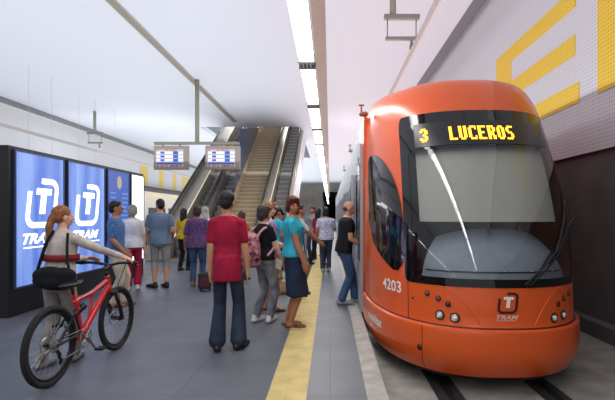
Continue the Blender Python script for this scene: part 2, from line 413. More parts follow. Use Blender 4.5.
# ---------------------------------------------------------------- departure boards
bd = empty('departure_boards', (-4.75, 16.1, ZC))
zz = lambda v: v-ZC
MB().cyl((.10, 0, zz(3.99)), (.10, 0, 0), .075, seg=16).build('pole', M_pole, bd, True)
MB().box(-1.40, 1.58, -.05, .05, zz(3.93), zz(4.03)).build('cross_bar', M_pole, bd, bevel=.01)
M_case = mat('board_case', (170, 158, 150), .5)
M_scr = mat('screen_pale', (214, 226, 245), .4, emit=.55)
M_sblue = mat('screen_blue', (52, 92, 180), .4, emit=.45)
M_sor = mat('screen_orange', (196, 112, 84), .4, emit=.25)
M_sblk = mat('screen_dark', (60, 50, 60), .4)
for cx in (-.80, 1.0):
    b = MB().box(cx-.60, cx+.60, -.06, .10, zz(3.06), zz(3.89)).build('display', M_case, bd, bevel=.01)
    for q in (-.3, .3): MB().box(cx+q-.03, cx+q+.03, -.02, .02, zz(3.86), zz(3.94)).build('bracket', M_pole, b)
    MB().box(cx-.52, cx+.44, -.066, -.058, zz(3.15), zz(3.76)).build('screen', mat('screen_rose', (206, 188, 186), .4, emit=.25), b)
    d = MB()
    for k in range(3): d.box(cx-.50, cx+.42, -.069, -.064, zz(3.60)-k*.13, zz(3.68)-k*.13)
    d.build('screen_rows', M_scr, b)
    d = MB()
    for k in range(3): d.box(cx-.36, cx-.22, -.072, -.067, zz(3.605)-k*.13, zz(3.675)-k*.13).box(cx+.08, cx+.26, -.072, -.067, zz(3.585)-k*.13, zz(3.69)-k*.13)
    d.box(cx-.50, cx+.42, -.072, -.064, zz(3.23), zz(3.30))
    d.build('screen_blocks', M_sblue, b)
    d = MB()
    for x_, w_ in ((-.5, .08), (-.2, .1), (-.05, .14), (.12, .08)): d.box(cx+x_, cx+x_+w_, -.072, -.064, zz(3.715), zz(3.75))
    for x_, w_ in ((-.36, .12), (-.2, .1), (.1, .1), (.28, .12)): d.box(cx+x_, cx+x_+w_, -.072, -.064, zz(3.16), zz(3.21))
    d.build('screen_orange_marks', M_sor, b)
    d = MB()
    for x_ in (-.48, -.02, .05, .2): d.box(cx+x_, cx+x_+.05, -.073, -.064, zz(3.16), zz(3.21))
    d.build('screen_dark_marks', M_sblk, b)
tag(bd, 'pair of blue departure screens hung from one ceiling pole', 'departure boards')

# ---------------------------------------------------------------- escalators and stair
SL = .574; YB = 15.94                                         # slope; step line meets the floor here
def zl(y, up=0): return (y-YB)*SL+up
M_step = mat('step_metal', (158, 155, 152), .55, metal=.1)
M_nose = mat('step_nosing', (205, 205, 200), .4, metal=.3)
M_deck = mat('deck_steel', (176, 168, 156), .45, metal=.35, noise=.05)
M_hand = mat('handrail_black', (40, 38, 38), .45)
M_glow = mat('balustrade_light', (240, 226, 196), .4, emit=.5)
YE = 31.0
def slab(m, x0, x1, ya, yb, ua, ub):                         # inclined bar between offsets ua..ub above the step line
    return m.prism([(ya, zl(ya, ua)), (yb, zl(yb, ua)), (yb, zl(yb, ub)), (ya, zl(ya, ub))], 'x', x0, x1)
def sawtooth(x0, x1, ya, yb, pitch, up, name, mats, parent):
    n = int((yb-ya)/pitch); m = MB()
    for k in range(n):
        y = ya+k*pitch; z0 = zl(y, up); z1 = zl(y+pitch, up)
        m.cur = 0
        m.add([(x0, y, z0), (x1, y, z0), (x1, y, z1), (x0, y, z1), (x0, y+pitch, z1), (x1, y+pitch, z1)], [(0, 1, 2, 3), (3, 2, 5, 4)])
        m.cur = 1
        m.box(x0, x1, y-.012, y+.03, z1-.03, z1+.004)
    return m.build(name, mats[0], parent, mats=mats)
def escalator(xa, xb, decks, label, side=None):
    e = empty('escalator', ((xa+xb)/2, YB-1.3, 0)); ox = (xa+xb)/2; e.location = (ox, 0, 0)
    X = lambda v: v-ox
    sawtooth(X(xa), X(xb), YB, YE, .4, 0, 'steps', [M_step, M_nose], e)
    MB().box(X(xa), X(xb), YB-1.3, YB, 0, .02).build('landing_plate', M_deck, e)
    tr = MB(); slab(tr, X(xa)-.02, X(xb)+.02, YB-.2, YE, -1.0, -.25); tr.build('truss', M_deck, e)
    for (da, db, hr, glow) in decks:                         # balustrade from da to db, handrail centre hr, glow x
        m = MB(); slab(m, X(da), X(db), YB-.1, YE, -.2, .70)
        b = m.build('balustrade', M_deck, e)
        m = MB(); m.box(X(da), X(db), YB-1.3, YB+.0, .02, .70); m.build('newel', M_deck, b)
        h = MB(); pts = [(X(hr), YB-1.25, .45), (X(hr), YB-1.36, .66), (X(hr), YB-1.3, .86), (X(hr), YB-1.15, .93), (X(hr), YB-.1, .95), (X(hr), YE, zl(YE, .95))]
        h.path(pts, .045); h.build('handrail', M_hand, b, True)
        g = MB(); slab(g, X(hr)-.012, X(hr)+.012, YB, YE, .70, .90); g.box(X(hr)-.012, X(hr)+.012, YB-1.2, YB, .7, .90); g.build('glass_rail', M_steel, b)
        if glow is not None:
            g = MB(); slab(g, X(glow)-.012, X(glow)+.012, YB-.2, YE, .69, .73); g.build('light_strip', M_glow, b)
    if side:
        m = MB(); slab(m, X(side), X(side)+.05, YB-.2, 30, -1.3, .45)
        m.add([(X(side), YB-1.3, 0), (X(side)+.05, YB-1.3, 0), (X(side)+.05, YB, .45), (X(side), YB, .45)], [(0, 1, 2, 3)])
        m.build('side_cladding', M_wallwhite, e)
    tag(e, label, 'escalator', 'escalators up to the street')
escalator(-5.32, -4.80, [(-5.90, -5.36, -5.88, -5.40), (-4.78, -4.66, -4.72, -4.78)], 'escalator at the far side, next to the yellow letters')
escalator(-4.60, -3.98, [(-3.96, -3.84, -3.90, None)], 'dark escalator between the lettered side one and the beige stair')
escalator(-2.30, -1.72, [(-2.62, -2.34, -2.60, -2.36), (-1.70, -1.56, -1.62, None)], 'escalator with a white clad side, nearest the lamps', side=-1.55)
st = empty('staircase', (-3.2, 0, 0))
M_stair = mat('stair_stone', (186, 168, 138), .6, noise=.08)
M_snose = mat('stair_nosing', (216, 200, 172), .5)
sawtooth(-.62, .56, 15.2, YE+2, .30, .42, 'steps', [M_stair, M_snose], st)
m = MB(); slab(m, -.62, .56, 15.2, YE+2, -.6, .2); m.build('underside', M_stair, st)
m = MB(); slab(m, -.63, -.60, 15.3, YE+2, -.5, .98); p = m.build('parapet', M_stair, st)
d = MB()
for k in range(36): y = 16+k*.4; d.box(-.60, -.585, y, y+.14, zl(y, .90), zl(y, .96))
d.build('parapet_studs', M_snose, p)
M_bglass = mat('blue_glass', (70, 100, 140), .12, spec=.8, c2=(34, 52, 84), nscale=2, stretch=(1, 3, .3))
MB().prism([(18.3, zl(18.3, .98)), (24.6, zl(24.6, .98)), (24.6, 6.12), (23, 5.8), (19.6, 5.15)], 'x', -.64, -.62).build('glass_screen', M_bglass, st)
m = MB(); slab(m, -.64, -.62, 24.9, YE+2, .98, 3.4); m.build('glass_screen', M_bglass, st)
tag(st, 'beige stone staircase rising between the escalators', 'staircase')

# ---------------------------------------------------------------- the far tram on the other track
M_tw = mat('tram_white', (222, 214, 202), .4); M_tdark = mat('tram_roof_dark', (88, 84, 84), .6)
M_tg = mat('tram_window', (96, 96, 98), .15, spec=.6)
M_ty = mat('tram_stripe', (244, 220, 160), .4)
tt = empty('tram', (-11.7, 26, -.3))
MB().box(-1.2, 1.2, 0, 30, .25, 3.2).build('body', M_tw, tt, bevel=.12)
MB().box(-1.1, 1.1, .3, 29.7, 3.2, 3.45).box(1.1, 1.22, 0, 30, 3.14, 3.3).build('roof', M_tdark, tt, bevel=.03)
for k in range(9): MB().box(1.2, 1.215, .6+k*3.3, 3.3+k*3.3, 1.1, 2.2).build('window', M_tg, tt)
for k in range(9): MB().box(1.2, 1.212, .8+k*3.3, 2.9+k*3.3, 2.86, 3.0).build('stripe', M_ty, tt)
for k in range(7): MB().box(-1.0, 1.0, 1.5+k*4.2, 3.0+k*4.2, 0.0, .25).build('bogie', M_tdark, tt)
tag(tt, 'pale tram with dark roof edge standing beyond the platform', 'tram')

# ---------------------------------------------------------------- the orange tram
XT = 1.71; YT = 4.38
M_or = mat('tram_orange', (222, 90, 36),   .3, spec=.4, coat=.3, noise=.03, nscale=1)
M_seam = mat('tram_seam', (60, 24, 14), .6)
M_gl = mat('tram_black_glass', (12, 13, 16), .06, spec=.6)
M_skirt = mat('tram_underskirt', (24, 22, 22), .8)
M_white = mat('tram_lettering', (232, 226, 220), .5)
M_wtext = mat('tram_lettering_faded', (226, 190, 170), .5)
def glass_mat():
    m = bpy.data.materials.new('windscreen_glass'); m.use_nodes = True; nt = m.node_tree
    nt.nodes.remove(nt.nodes['Principled BSDF']); out = nt.nodes['Material Output']
    a = nt.nodes.new('ShaderNodeBsdfTransparent'); a.inputs[0].default_value = (.80, .82, .82, 1)
    g = nt.nodes.new('ShaderNodeBsdfGlossy'); g.inputs[1].default_value = .02; g.inputs[0].default_value = (1, 1, 1, 1)
    lw = nt.nodes.new('ShaderNodeLayerWeight'); lw.inputs[0].default_value = .5
    pw = nt.nodes.new('ShaderNodeMath'); pw.operation = 'POWER'; pw.inputs[1].default_value = 4; nt.links.new(lw.outputs[1], pw.inputs[0])
    fr = nt.nodes.new('ShaderNodeMath'); fr.operation = 'MULTIPLY_ADD'; fr.inputs[1].default_value = .9; fr.inputs[2].default_value = .055; nt.links.new(pw.outputs[0], fr.inputs[0])
    mx = nt.nodes.new('ShaderNodeMixShader')
    nt.links.new(fr.outputs[0], mx.inputs[0]); nt.links.new(a.outputs[0], mx.inputs[1]); nt.links.new(g.outputs[0], mx.inputs[2]); nt.links.new(mx.outputs[0], out.inputs[0])
    return m
M_glass = glass_mat()
# plan curve (offset from the centre line, distance behind the nose), arc-length table
tab = []; s_ = 0; last = None
for i in range(901):
    u_ = (i/900)**2; c_ = (1-u_)**(1/.626)
    p = (1.2*math.sqrt(max(0, 1-c_*c_))**.8333, 2.6*u_)
    if last: s_ += math.dist(p, last)
    tab.append((s_, p[0], p[1])); last = p
SMAX = tab[-1][0]
import bisect
skeys = [t[0] for t in tab]
plan_slope = 0
def plan(s):
    a = abs(s); sg = -1 if s < 0 else 1
    if a >= SMAX: o, r, tx, ty = 1.2, tab[-1][2]+(a-SMAX), 0, 1
    else:
        i = max(1, bisect.bisect(skeys, a)); i = min(i, len(tab)-1)
        s0, o0, r0 = tab[i-1]; s1, o1, r1 = tab[i]; t = (a-s0)/(s1-s0)
        o = o0+(o1-o0)*t; r = r0+(r1-r0)*t; i0 = max(i-12, 0); i1 = min(i+11, len(tab)-1)
        tx = tab[i1][1]-tab[i0][1]; ty = tab[i1][2]-tab[i0][2]
        if a < .12: ty = tx*plan_slope*a/.12
        l = math.hypot(tx, ty); tx /= l; ty /= l
    return sg*o, r, sg*ty, -tx                                # outward normal
def interp(T, z):
    if z <= T[0][0]: return T[0][1]
    for (a, fa), (b, fb) in zip(T[:-1], T[1:]):
        if z <= b:
            t = (z-a)/(b-a); return fa+(fb-fa)*t
    return T[-1][1]
def GZF(z):
    if z < .36: return .06*max(0, (.1-z)/.22)
    if z < .40: return .03*(z-.36)/.04
    t = z-.4; return .03+.02*t+.135*t*t
DZ = [(-.12, -.03), (-.02, .02), (.1, .04), (.345, .04), (.37, .03), (.385, 0), (2.56, 0)]
RZ0 = 2.56
def S(s, z, off=0):
    o, r, nx, ny = plan(s)
    f = max(0, min(1, (abs(s)-.9)/1.6)); f = f*f*(3-2*f)
    H = .56+.07*f
    if z > RZ0:                                               # roof edge: z runs on as an angle
        t = min((z-RZ0)/.4, 1)*PI/2
        zz_ = RZ0+H*math.sin(t); d = -.03-(.24-.08*f)*(1-math.cos(t)**.8); g = GZF(RZ0)+.29*math.sin(t)
        nz = math.sin(t); k = math.cos(t)
    else: zz_ = z; d = interp(DZ, z)-(.03*((z-1)/1.56)**2 if z > 1 else 0); g = GZF(z); nz = 0; k = 1
    return (XT+o+nx*(d+off*k), YT+r+g+ny*(d+off*k), zz_+off*nz)
LS = 4.0                                                      # arc length where the cab shell ends
WS = .975
def grid(ss, zs, skip=None, off=0):
    m = MB(); n = len(ss)
    m.v = [S(s, z, off) for z in zs for s in ss]
    for j in range(len(zs)-1):
        for i in range(n-1):
            if skip and skip(.5*(ss[i]+ss[i+1]), .5*(zs[j]+zs[j+1])): continue
            m.f.append([j*n+i, j*n+i+1, (j+1)*n+i+1, (j+1)*n+i]); m.mi.append(0)
    return m
def lins(a, b, n): return [a+(b-a)*i/n for i in range(n+1)]
tram = empty('tram', (0, 0, 0))
def tp(m, name, mt, parent=tram, smooth=True, **k): return m.build(name, mt, parent, smooth, **k)
LCAB = 2.83                                                   # cab ends before the first door on the platform side
LEND = 3.1
left = lins(-LCAB, -WS, 30); mid = lins(-WS, WS, 40); right = lins(WS, LEND, 30)
ss = left+mid[1:]+right[1:]
zs_low = [-.11, -.06, 0, .06, .12, .2, .28, .34, .36]
zs_up = [.385, .42, .5, .6, .7, .80]+lins(.9, 2.45, 16)+[2.53, 2.56]
zs_roof = lins(2.56, 2.96, 10)
# bumper pieces
bf = .83
m = grid(lins(-bf, bf, 40), zs_low); bump = tp(m, 'bumper', M_or)
m = grid(lins(-LCAB, -bf-.008, 36), zs_low); sideb = tp(m, 'bumper_side', M_or)
m = grid(lins(bf+.008, LEND, 36), zs_low); tp(m, 'bumper_side', M_or)
m = grid(lins(-LCAB, LEND, 80), [-.09, -.085, .34, .375, .40], off=-.02)
tp(m, 'bumper_backing', M_seam)
m = grid(lins(-LCAB, LEND, 80), [.355, .36, .365, .385, .39], off=-.012); 
# bumper top ledge
m = MB(); q = lins(-LCAB, LEND, 90)
m.v = [S(s, .36) for s in q]+[S(s, .372, -.02) for s in q]; n = len(q)
m.f = [[i, i+1, n+i+1, n+i] for i in range(n-1)]; m.mi = [0]*(n-1); tp(m, 'bumper_ledge', M_or)
# upper shell with the windscreen hole
hole = lambda s, z: abs(s) < WS and .80 < z < 2.53
shell = tp(grid(ss, zs_up, hole), 'cab_shell', M_or)
rf = grid(ss, zs_roof); tp(rf, 'roof_edge', M_or)
q = ss; m = MB(); m.v = [S(s, 2.96) for s in q]; cen = []
for s in q:
    p = S(s, 2.96); cen.append((XT, max(p[1], S(0, 2.96)[1]+.9), p[2]+.03))
m.v += cen; n = len(q); m.f = [[i, i+1, n+i+1, n+i] for i in range(n-1)]; m.mi = [0]*(n-1)
tp(m, 'roof_top', M_or)
# under skirt
m = MB(); q = lins(-LCAB, LEND, 60); m.v = [S(s, -.09, -.10) for s in q]
m.v = [(p[0], p[1], z) for z in (-.17, -.08) for p in m.v]; n = len(q); m.f = [[i, i+1, n+i+1, n+i] for i in range(n-1)]; m.mi = [0]*(n-1)
tp(m, 'underskirt', M_skirt)
# loops on the surface
def rr(s0, s1, z0, z1, r, n=8, e=14):
    P = []
    def arc(cx, cz, a): 
        for k in range(n+1): t = a+PI/2*k/n; P.append((cx+r*math.cos(t), cz+r*math.sin(t)))
    def edge(a, b): 
        for k in range(1, e): t = k/e; P.append((a[0]+(b[0]-a[0])*t, a[1]+(b[1]-a[1])*t))
    arc(s1-r, z1-r, 0); edge((s1-r, z1), (s0+r, z1)); arc(s0+r, z1-r, PI/2); edge((s0, z1-r), (s0, z0+r))
    arc(s0+r, z0+r, PI); edge((s0+r, z0), (s1-r, z0)); arc(s1-r, z0+r, 1.5*PI); edge((s1, z0+r), (s1, z1-r))
    return P
def ring_patch(A, B, off, sub=4):
    m = MB(); n = len(A)
    for k in range(sub+1):
        t = k/sub; m.v += [S(a[0]+(b[0]-a[0])*t, a[1]+(b[1]-a[1])*t, off) for a, b in zip(A, B)]
    for k in range(sub):
        for i in range(n): j = (i+1) % n; m.f.append([k*n+i, k*n+j, (k+1)*n+j, (k+1)*n+i]); m.mi.append(0)
    return m
def row_patch(rows, off, ns=16):
    m = MB(); n = ns+1
    for z, a, b in rows: m.v += [S(a+(b-a)*k/ns, z, off) for k in range(n)]
    for j in range(len(rows)-1):
        for i in range(ns): m.f.append([j*n+i, j*n+i+1, (j+1)*n+i+1, (j+1)*n+i]); m.mi.append(0)
    return m
SW = 1.07
outer = rr(-SW-.02, 1.0, .765, 2.60, .07); inner = rr(-.96, .93, .845, 2.20, .08)
ws = tp(ring_patch(outer, inner, .006, 8), 'windscreen_surround', M_gl)
gl = tp(row_patch([(z, -.97, .94) for z in lins(.835, 2.21, 44)], .003, 80), 'windscreen', M_glass, ws)
# destination display
M_led = mat('led_amber', (255, 176, 40), .5, emit=3.2)
M_dis = mat('display_black', (24, 24, 27), .3)
dp = tp(row_patch([(z, -.84, .80) for z in lins(2.23, 2.52, 6)], .010, 30), 'display', M_dis)
FONT = {'3': ['01110', '11011', '00011', '00110', '00011', '11011', '01110'], 'L': ['11000', '11000', '11000', '11000', '11000', '11000', '11111'],
 'U': ['11011', '11011', '11011', '11011', '11011', '11011', '01110'], 'C': ['01111', '11001', '11000', '11000', '11000', '11001', '01111'],
 'E': ['11111', '11000', '11000', '11110', '11000', '11000', '11111'], 'R': ['11110', '11011', '11011', '11110', '11110', '11011', '11011'],
 'O': ['01110', '11011', '11011', '11011', '11011', '11011', '01110'], 'S': ['01111', '11000', '11000', '01110', '00011', '00011', '11110']}
def led(s0, text, pitch=.0205, adv=6, z0=2.285, ph=.0235):
    m = MB(); c_ = 0
    for ch in text:
        for r_, row in enumerate(FONT[ch]):
            for k, b_ in enumerate(row):
                if b_ == '1':
                    a = s0+(c_+k)*pitch; z = z0+(6-r_)*ph; g_ = .0012
                    m.add([S(a+g_, z+g_, .014), S(a+pitch-g_, z+g_, .014), S(a+pitch-g_, z+ph-g_, .014), S(a+g_, z+ph-g_, .014)], [(0, 1, 2, 3)])
        c_ += adv
    return m
tp(led(-.76, '3'), 'led_number', M_led, dp, False); tp(led(-.415, 'LUCEROS', .0172), 'led_lettering', M_led, dp, False)
# side cab windows (tear-shaped, dark), both sides
def sidewin(sg):
    rows = []
    for k in range(25):
        z = .86+(2.28-.86)*k/24
        a, b = 1.10, 2.28
        t = (z-.86)/(2.28-.86)
        if t > .35: a = 1.10+.90*(1-math.sqrt(max(0, 1-((t-.35)/.655)**2.2)))
        if t < .12: a += .12*(1-t/.12)**2
        if t < .40: b = 2.28-.95*((.40-t)/.40)**1.8
        if t > .95: b -= .1*((t-.95)/.05)
        rows.append((z, sg*a, sg*b))
    w_ = tp(row_patch(rows, .006, 14), 'side_window', M_gl)
sidewin(-1); sidewin(1)
# seams and creases drawn as thin grooves
def groove(pts, r=.004, off=0, sub=14):
    m = MB(); P = []
    for a, b in zip(pts[:-1], pts[1:]):
        for k in range(sub): t = k/sub; P.append(S(a[0]+(b[0]-a[0])*t, a[1]+(b[1]-a[1])*t, off))
    P.append(S(*pts[-1], off)); m.path(P, r, 6); return m
tp(groove([(-1.05, .385), (-1.05, .77)], .005), 'seam', M_seam, shell)
tp(groove([(1.05, .385), (1.05, .77)], .005), 'seam', M_seam, shell)
for sg in (-1, 1):
    pts = [(sg*(.66-.40*(k/16)), .755-.36*(k/16)**2.0) for k in range(17)]
    tp(groove(pts, .007, -.002, 3), 'lamp_crease', M_or, shell)
# head lamps
M_chrome = mat('lamp_chrome', (205, 205, 200), .12, metal=1)
M_lens = mat('lamp_lens', (226, 226, 224), .1, spec=.8)
M_redl = mat('lamp_red', (92, 16, 14), .2, spec=.7)
M_darkl = mat('lamp_dark', (110, 58, 40), .25, spec=.7)
def disc(s, z, r, off, m=None, rings=((1, 0),)):
    m = m or MB(); c0 = Vector(S(s, z, off)); e = .01
    du = (Vector(S(s+e, z, off))-Vector(S(s-e, z, off))).normalized(); dv = (Vector(S(s, z+e, off))-Vector(S(s, z-e, off))).normalized()
    n_ = du.cross(dv).normalized()
    if n_.y > 0: n_ = -n_
    R = [[c0+n_*h+(du*math.cos(2*PI*k/20)+dv*math.sin(2*PI*k/20))*r*q for k in range(20)] for q, h in rings]
    return m.rings(R)
def headlamp(s, z, r, mt, big):
    h = tp(disc(s, z, r*1.25, 0, rings=((1, -.005), (1, .006), (.85, .012), (.8, .004))), 'head_lamp' if big else 'marker_lamp', M_seam, shell)
    if big:
        tp(disc(s, z, r, .006, rings=((.9, 0), (.9, .01), (.62, .004), (.6, -.002))), 'reflector', M_chrome, h)
        tp(disc(s, z, r*.62, .012, rings=((1, -.01), (.9, .006), (.5, .012))), 'lens', M_lens, h)
    else: tp(disc(s, z, r, .006, rings=((1, 0), (.85, .008), (.4, .012))), 'lens', mt, h)
for sg in (-1, 1):
    headlamp(sg*.65, .475, .040, None, 1); headlamp(sg*.50, .463, .040, None, 1)
    headlamp(sg*.79, .67, .024, M_darkl, 0); headlamp(sg*.665, .635, .024, M_darkl, 0); headlamp(sg*.565, .59, .024, M_redl, 0)
tp(disc(-.98, .60, .012, .004, rings=((1, -.01), (1, .002))), 'bolt', M_seam, shell)
tp(disc(-.86, .13, .03, .004, rings=((1, -.01), (1, .003))), 'tow_cap', M_seam, sideb)
# logo and lettering
def surf(vs, fs, s0, z0, ks, kz, name, mt, parent=shell, off=.006):
    return tp(MB().add([S(s0+p[0]*ks, z0+p[1]*kz, off) for p in vs], fs), name, mt, parent, False)
M_logo = mat('logo_dark', (48, 22, 26), .4)
vs, fs = logo_ring(); surf(vs, fs, -.10, .53, .20, .185, 'logo_ring', M_logo)
vs, fs = logo_t(); surf(vs, fs, -.10, .53, .20, .185, 'logo_letter', M_white)
vs, fs = fit_text('TRAM', .215, .042, .35, .03); surf(vs, fs, -.115, .468, 1, 1, 'logo_text', M_wtext)
surf([(0, 0), (.19, 0), (.19, .007), (0, .007)], [(0, 1, 2, 3)], -.115, .452, 1, 1, 'logo_underline', M_wtext)
vs, fs = fit_text('4203', .44, .125, 0, .02); surf(vs, fs, -1.60, .62, 1, 1, 'fleet_number', M_white)
vs, fs = fit_text('mobilitat', .60, .10, 0, .03); surf(vs, fs, -2.16, .165, 1, 1, 'side_lettering', M_white, sideb)
vs, fs = fit_text('TRAM', .14, .03, .3, .02); surf(vs, fs, -1.92, .085, 1, 1, 'side_small_text', M_wtext, sideb)
surf([(0, .02), (.04, 0), (.07, .03), (.03, .055), (0, .05)], [(0, 1, 2, 3, 4)], -2.02, .075, 1, 1, 'side_emblem', M_white, sideb)
# wiper and its bracket
wp = MB()
for a, b in (((.16, .80), (.875, 1.36)), ((.22, .80), (.93, 1.36))):
    P = [S(a[0]+(b[0]-a[0])*k/10, a[1]+(b[1]-a[1])*k/10, .035) for k in range(11)]; wp.path(P, .009, 8)
wpo = tp(wp, 'wiper', M_black)
m = MB(); P = [S(.42+(.98-.42)*k/14, .94+(1.62-.94)*k/14, .022) for k in range(15)]; m.path(P, .012, 8); tp(m, 'wiper_blade', M_black, wpo)
m = MB(); m.cap(S(.88, 1.34, .03), S(1.02, 1.44, .09), .014).cap(S(1.02, 1.44, .09), S(1.0, 1.52, .05), .012).cap(S(.18, .79, .02), S(.30, .90, .03), .015).cap(S(.30, .90, .03), S(.88, 1.34, .03), .010)
tp(m, 'wiper_bracket', M_black, wpo)
# cab interior: roller blind, dashboard, rear partition, floor
M_blind = mat('blind', (176, 172, 162), .8); M_dash = mat('dashboard', (138, 144, 156), .5, noise=.04); M_int = mat('cab_interior', (58, 58, 60), .8)
tp(row_patch([(z, -.92, .88) for z in lins(1.40, 2.26, 10)], -.08, 30), 'roller_blind', M_blind)
rows = [(.78, -.9, .9), (.86, -.9, .9)]
dsh = MB(); n = 41
for j in range(9):
    for k in range(n):
        s = -.90+1.8*k/(n-1); top = 1.33-.10*(s/.9)**2*1.0; z = .78+(top-.78)*j/8
        dsh.v.append(S(s, z, -.06-.25*(j/8)**2))
for j in range(8):
    for i in range(n-1): dsh.f.append([j*n+i, j*n+i+1, (j+1)*n+i+1, (j+1)*n+i]); dsh.mi.append(0)
db = tp(dsh, 'dashboard', M_dash)
P = [S(-.85+1.7*k/24, .905, -.062) for k in range(25)]; tp(MB().path(P, .006, 6), 'vent_line', M_black, db)
vd = MB()
for k in range(5): vd.ell(S(-.6+.3*k, .915, -.055), (.012, .008, .006), seg=8, rows=6)
tp(vd, 'vent_studs', M_lens, db)
MB().box(XT-1.1, XT+1.1, 6.9, 6.95, .0, 2.7).build('partition', M_int, tram)
MB().box(XT-1.1, XT+1.1, 5.6, 6.9, .55, .6).build('cab_floor', M_int, tram)
# side lamp camera arms on the roof edge
M_arm = mat('camera_arm', (150, 88, 60), .5)
for y, z in ((6.75, 2.95), (10.6, 2.95), (15.2, 2.95)):
    m = MB().cap((.52, y, z), (.46, y, z+.0), .04, .035).cap((.46, y, z), (.46, y, z+.13), .014).cap((.43, y, z+.13), (.49, y, z+.13), .013)
    tp(m, 'camera_arm', M_arm if y < 7 else M_pole)
# passenger body along the platform
M_side = mat('tram_silver', (168, 172, 184), .45); M_win = mat('tram_side_glass', (44, 54, 72), .25, spec=.3)
YC = YT+2.6+.5                                                # cab shell ends about here
yb0 = 7.62; yend = 42
def bodybox(ya, yb, z0, z1, name='side_panel', mt=M_side, x0=.51, x1=.57): return MB().box(x0, x1, ya, yb, z0, z1).build(name, mt, tram)
doors = [(7.95, 9.25), (16.0, 17.3), (24.0, 25.3), (32, 33.3)]
bodybox(6.95, 7.95, 0, 2.95, mt=M_or)
segs = []; prev = 7.95
for a, b in doors:
    if a > prev: segs.append((prev, a))
    prev = b
segs.append((prev, yend))
for a, b in segs:
    bodybox(a, b, -.1, .95); bodybox(a, b, 2.15, 2.95); bodybox(a, b, .95, 2.15, 'side_window', M_win, .518, .57)
    k = a
    while k < b: bodybox(k, k+.12, .95, 2.15, 'window_post', M_side, .505, .57); k += 1.6
for i, (a, b) in enumerate(doors):
    bodybox(a, b, 2.25, 2.95); bodybox(a, b, -.12, 0.0, 'door_sill', M_skirt)
    if i:
        bodybox(a, b, .0, 2.25, 'door_leaf', M_win, .52, .56)
    else:
        dl = bodybox(6.98, 7.66, .03, 2.55, 'door_leaf', M_side, .46, .50)
        MB().box(.452, .46, 7.05, 7.6, .75, 2.25).build('door_glass', M_win, dl)
        MB().box(.455, .505, 6.95, 6.985, .0, 2.55).build('door_edge', mat('door_seal', (176, 160, 160), .5), dl)
        MB().box(.44, .53, 7.3, 7.4, 2.30, 2.38).box(.44, .53, 7.3, 7.4, .05, .12).build('door_hinge', M_steel, dl)
        dl2 = bodybox(9.55, 10.25, .03, 2.3, 'door_leaf', M_side, .44, .49)
        MB().box(.432, .44, 9.62, 10.18, .75, 2.2).build('door_glass', M_win, dl2)
MB().box(.60, 2.82, 7.2, yend, 2.90, 3.12).build('roof', M_or, tram, bevel=.06)
MB().box(2.85, 2.91, 6.9, yend, -.1, 2.95).build('side_panel', M_or, tram)
MB().box(.56, 2.86, 6.95, yend, -.02, .04).build('interior_floor', M_int, tram)
MB().box(.56, 2.86, 6.95, yend, 2.5, 2.55).build('interior_ceiling', M_wallwhite, tram)
MB().box(.51, 2.91, yend, yend+.06, -.1, 3.1).build('rear_panel', M_or, tram)
MB().box(.62, 2.80, 6.9, yend, -.2, -.05).build('underframe', M_skirt, tram)
for y in (6.2, 14, 22, 30, 38):
    w_ = MB()
    for x in (1.18, 2.20):
        for d in (0, 1.5): w_.cyl((x-.06, y+d, -.01), (x+.06, y+d, -.01), .275, seg=24)
    w_.build('bogie', M_rail, tram)
for y in (8.0, 9.2):
    MB().cyl((.62, y, .04), (.62, y, 2.5), .017).build('grab_pole', M_yellow, tram, True)
tag(tram, 'orange tram with black windscreen showing LUCEROS on its display', 'tram')

# ---------------------------------------------------------------- people
SK = mat('skin', (196, 142, 112), .55, spec=.35); SKT = mat('skin_tan', (172, 116, 86), .55, spec=.35); SKP = mat('skin_pale', (214, 168, 142), .55, spec=.35)
M_eye = mat('eye_dark', (30, 22, 20), .2); M_lip = mat('lips', (150, 76, 68), .5)
def hairm(name, c): return mat(name, c, .55, spec=.4, noise=.35, nscale=60, stretch=(1, 1, .15), bump=.6, bscale=50)
H_BLK = hairm('hair_black', (26, 22, 22)); H_BRN = hairm('hair_brown', (70, 46, 32)); H_RED = hairm('hair_red', (96, 30, 26)); H_GIN = hairm('hair_ginger', (168, 104, 58))
H_BLD = hairm('hair_blond', (172, 128, 76)); H_GRY = hairm('hair_grey', (168, 160, 152)); H_DRK = hairm('hair_dark_grey', (58, 52, 52)); H_WHT = hairm('hair_white', (200, 196, 192))
def ik(a, b, l1, l2, hint):
    a = Vector(a); b = Vector(b); d = b-a; L = d.length; mx = (l1+l2)*.998
    if L > mx: b = a+d.normalized()*mx; d = b-a; L = mx
    u = d.normalized(); x = (l1*l1-l2*l2+L*L)/(2*L); h = math.sqrt(max(l1*l1-x*x, 0)); hint = Vector(hint); hint = (hint-u*hint.dot(u))
    hint = hint.normalized() if hint.length > 1e-5 else u.orthogonal().normalized()
    return a+u*x+hint*h, b
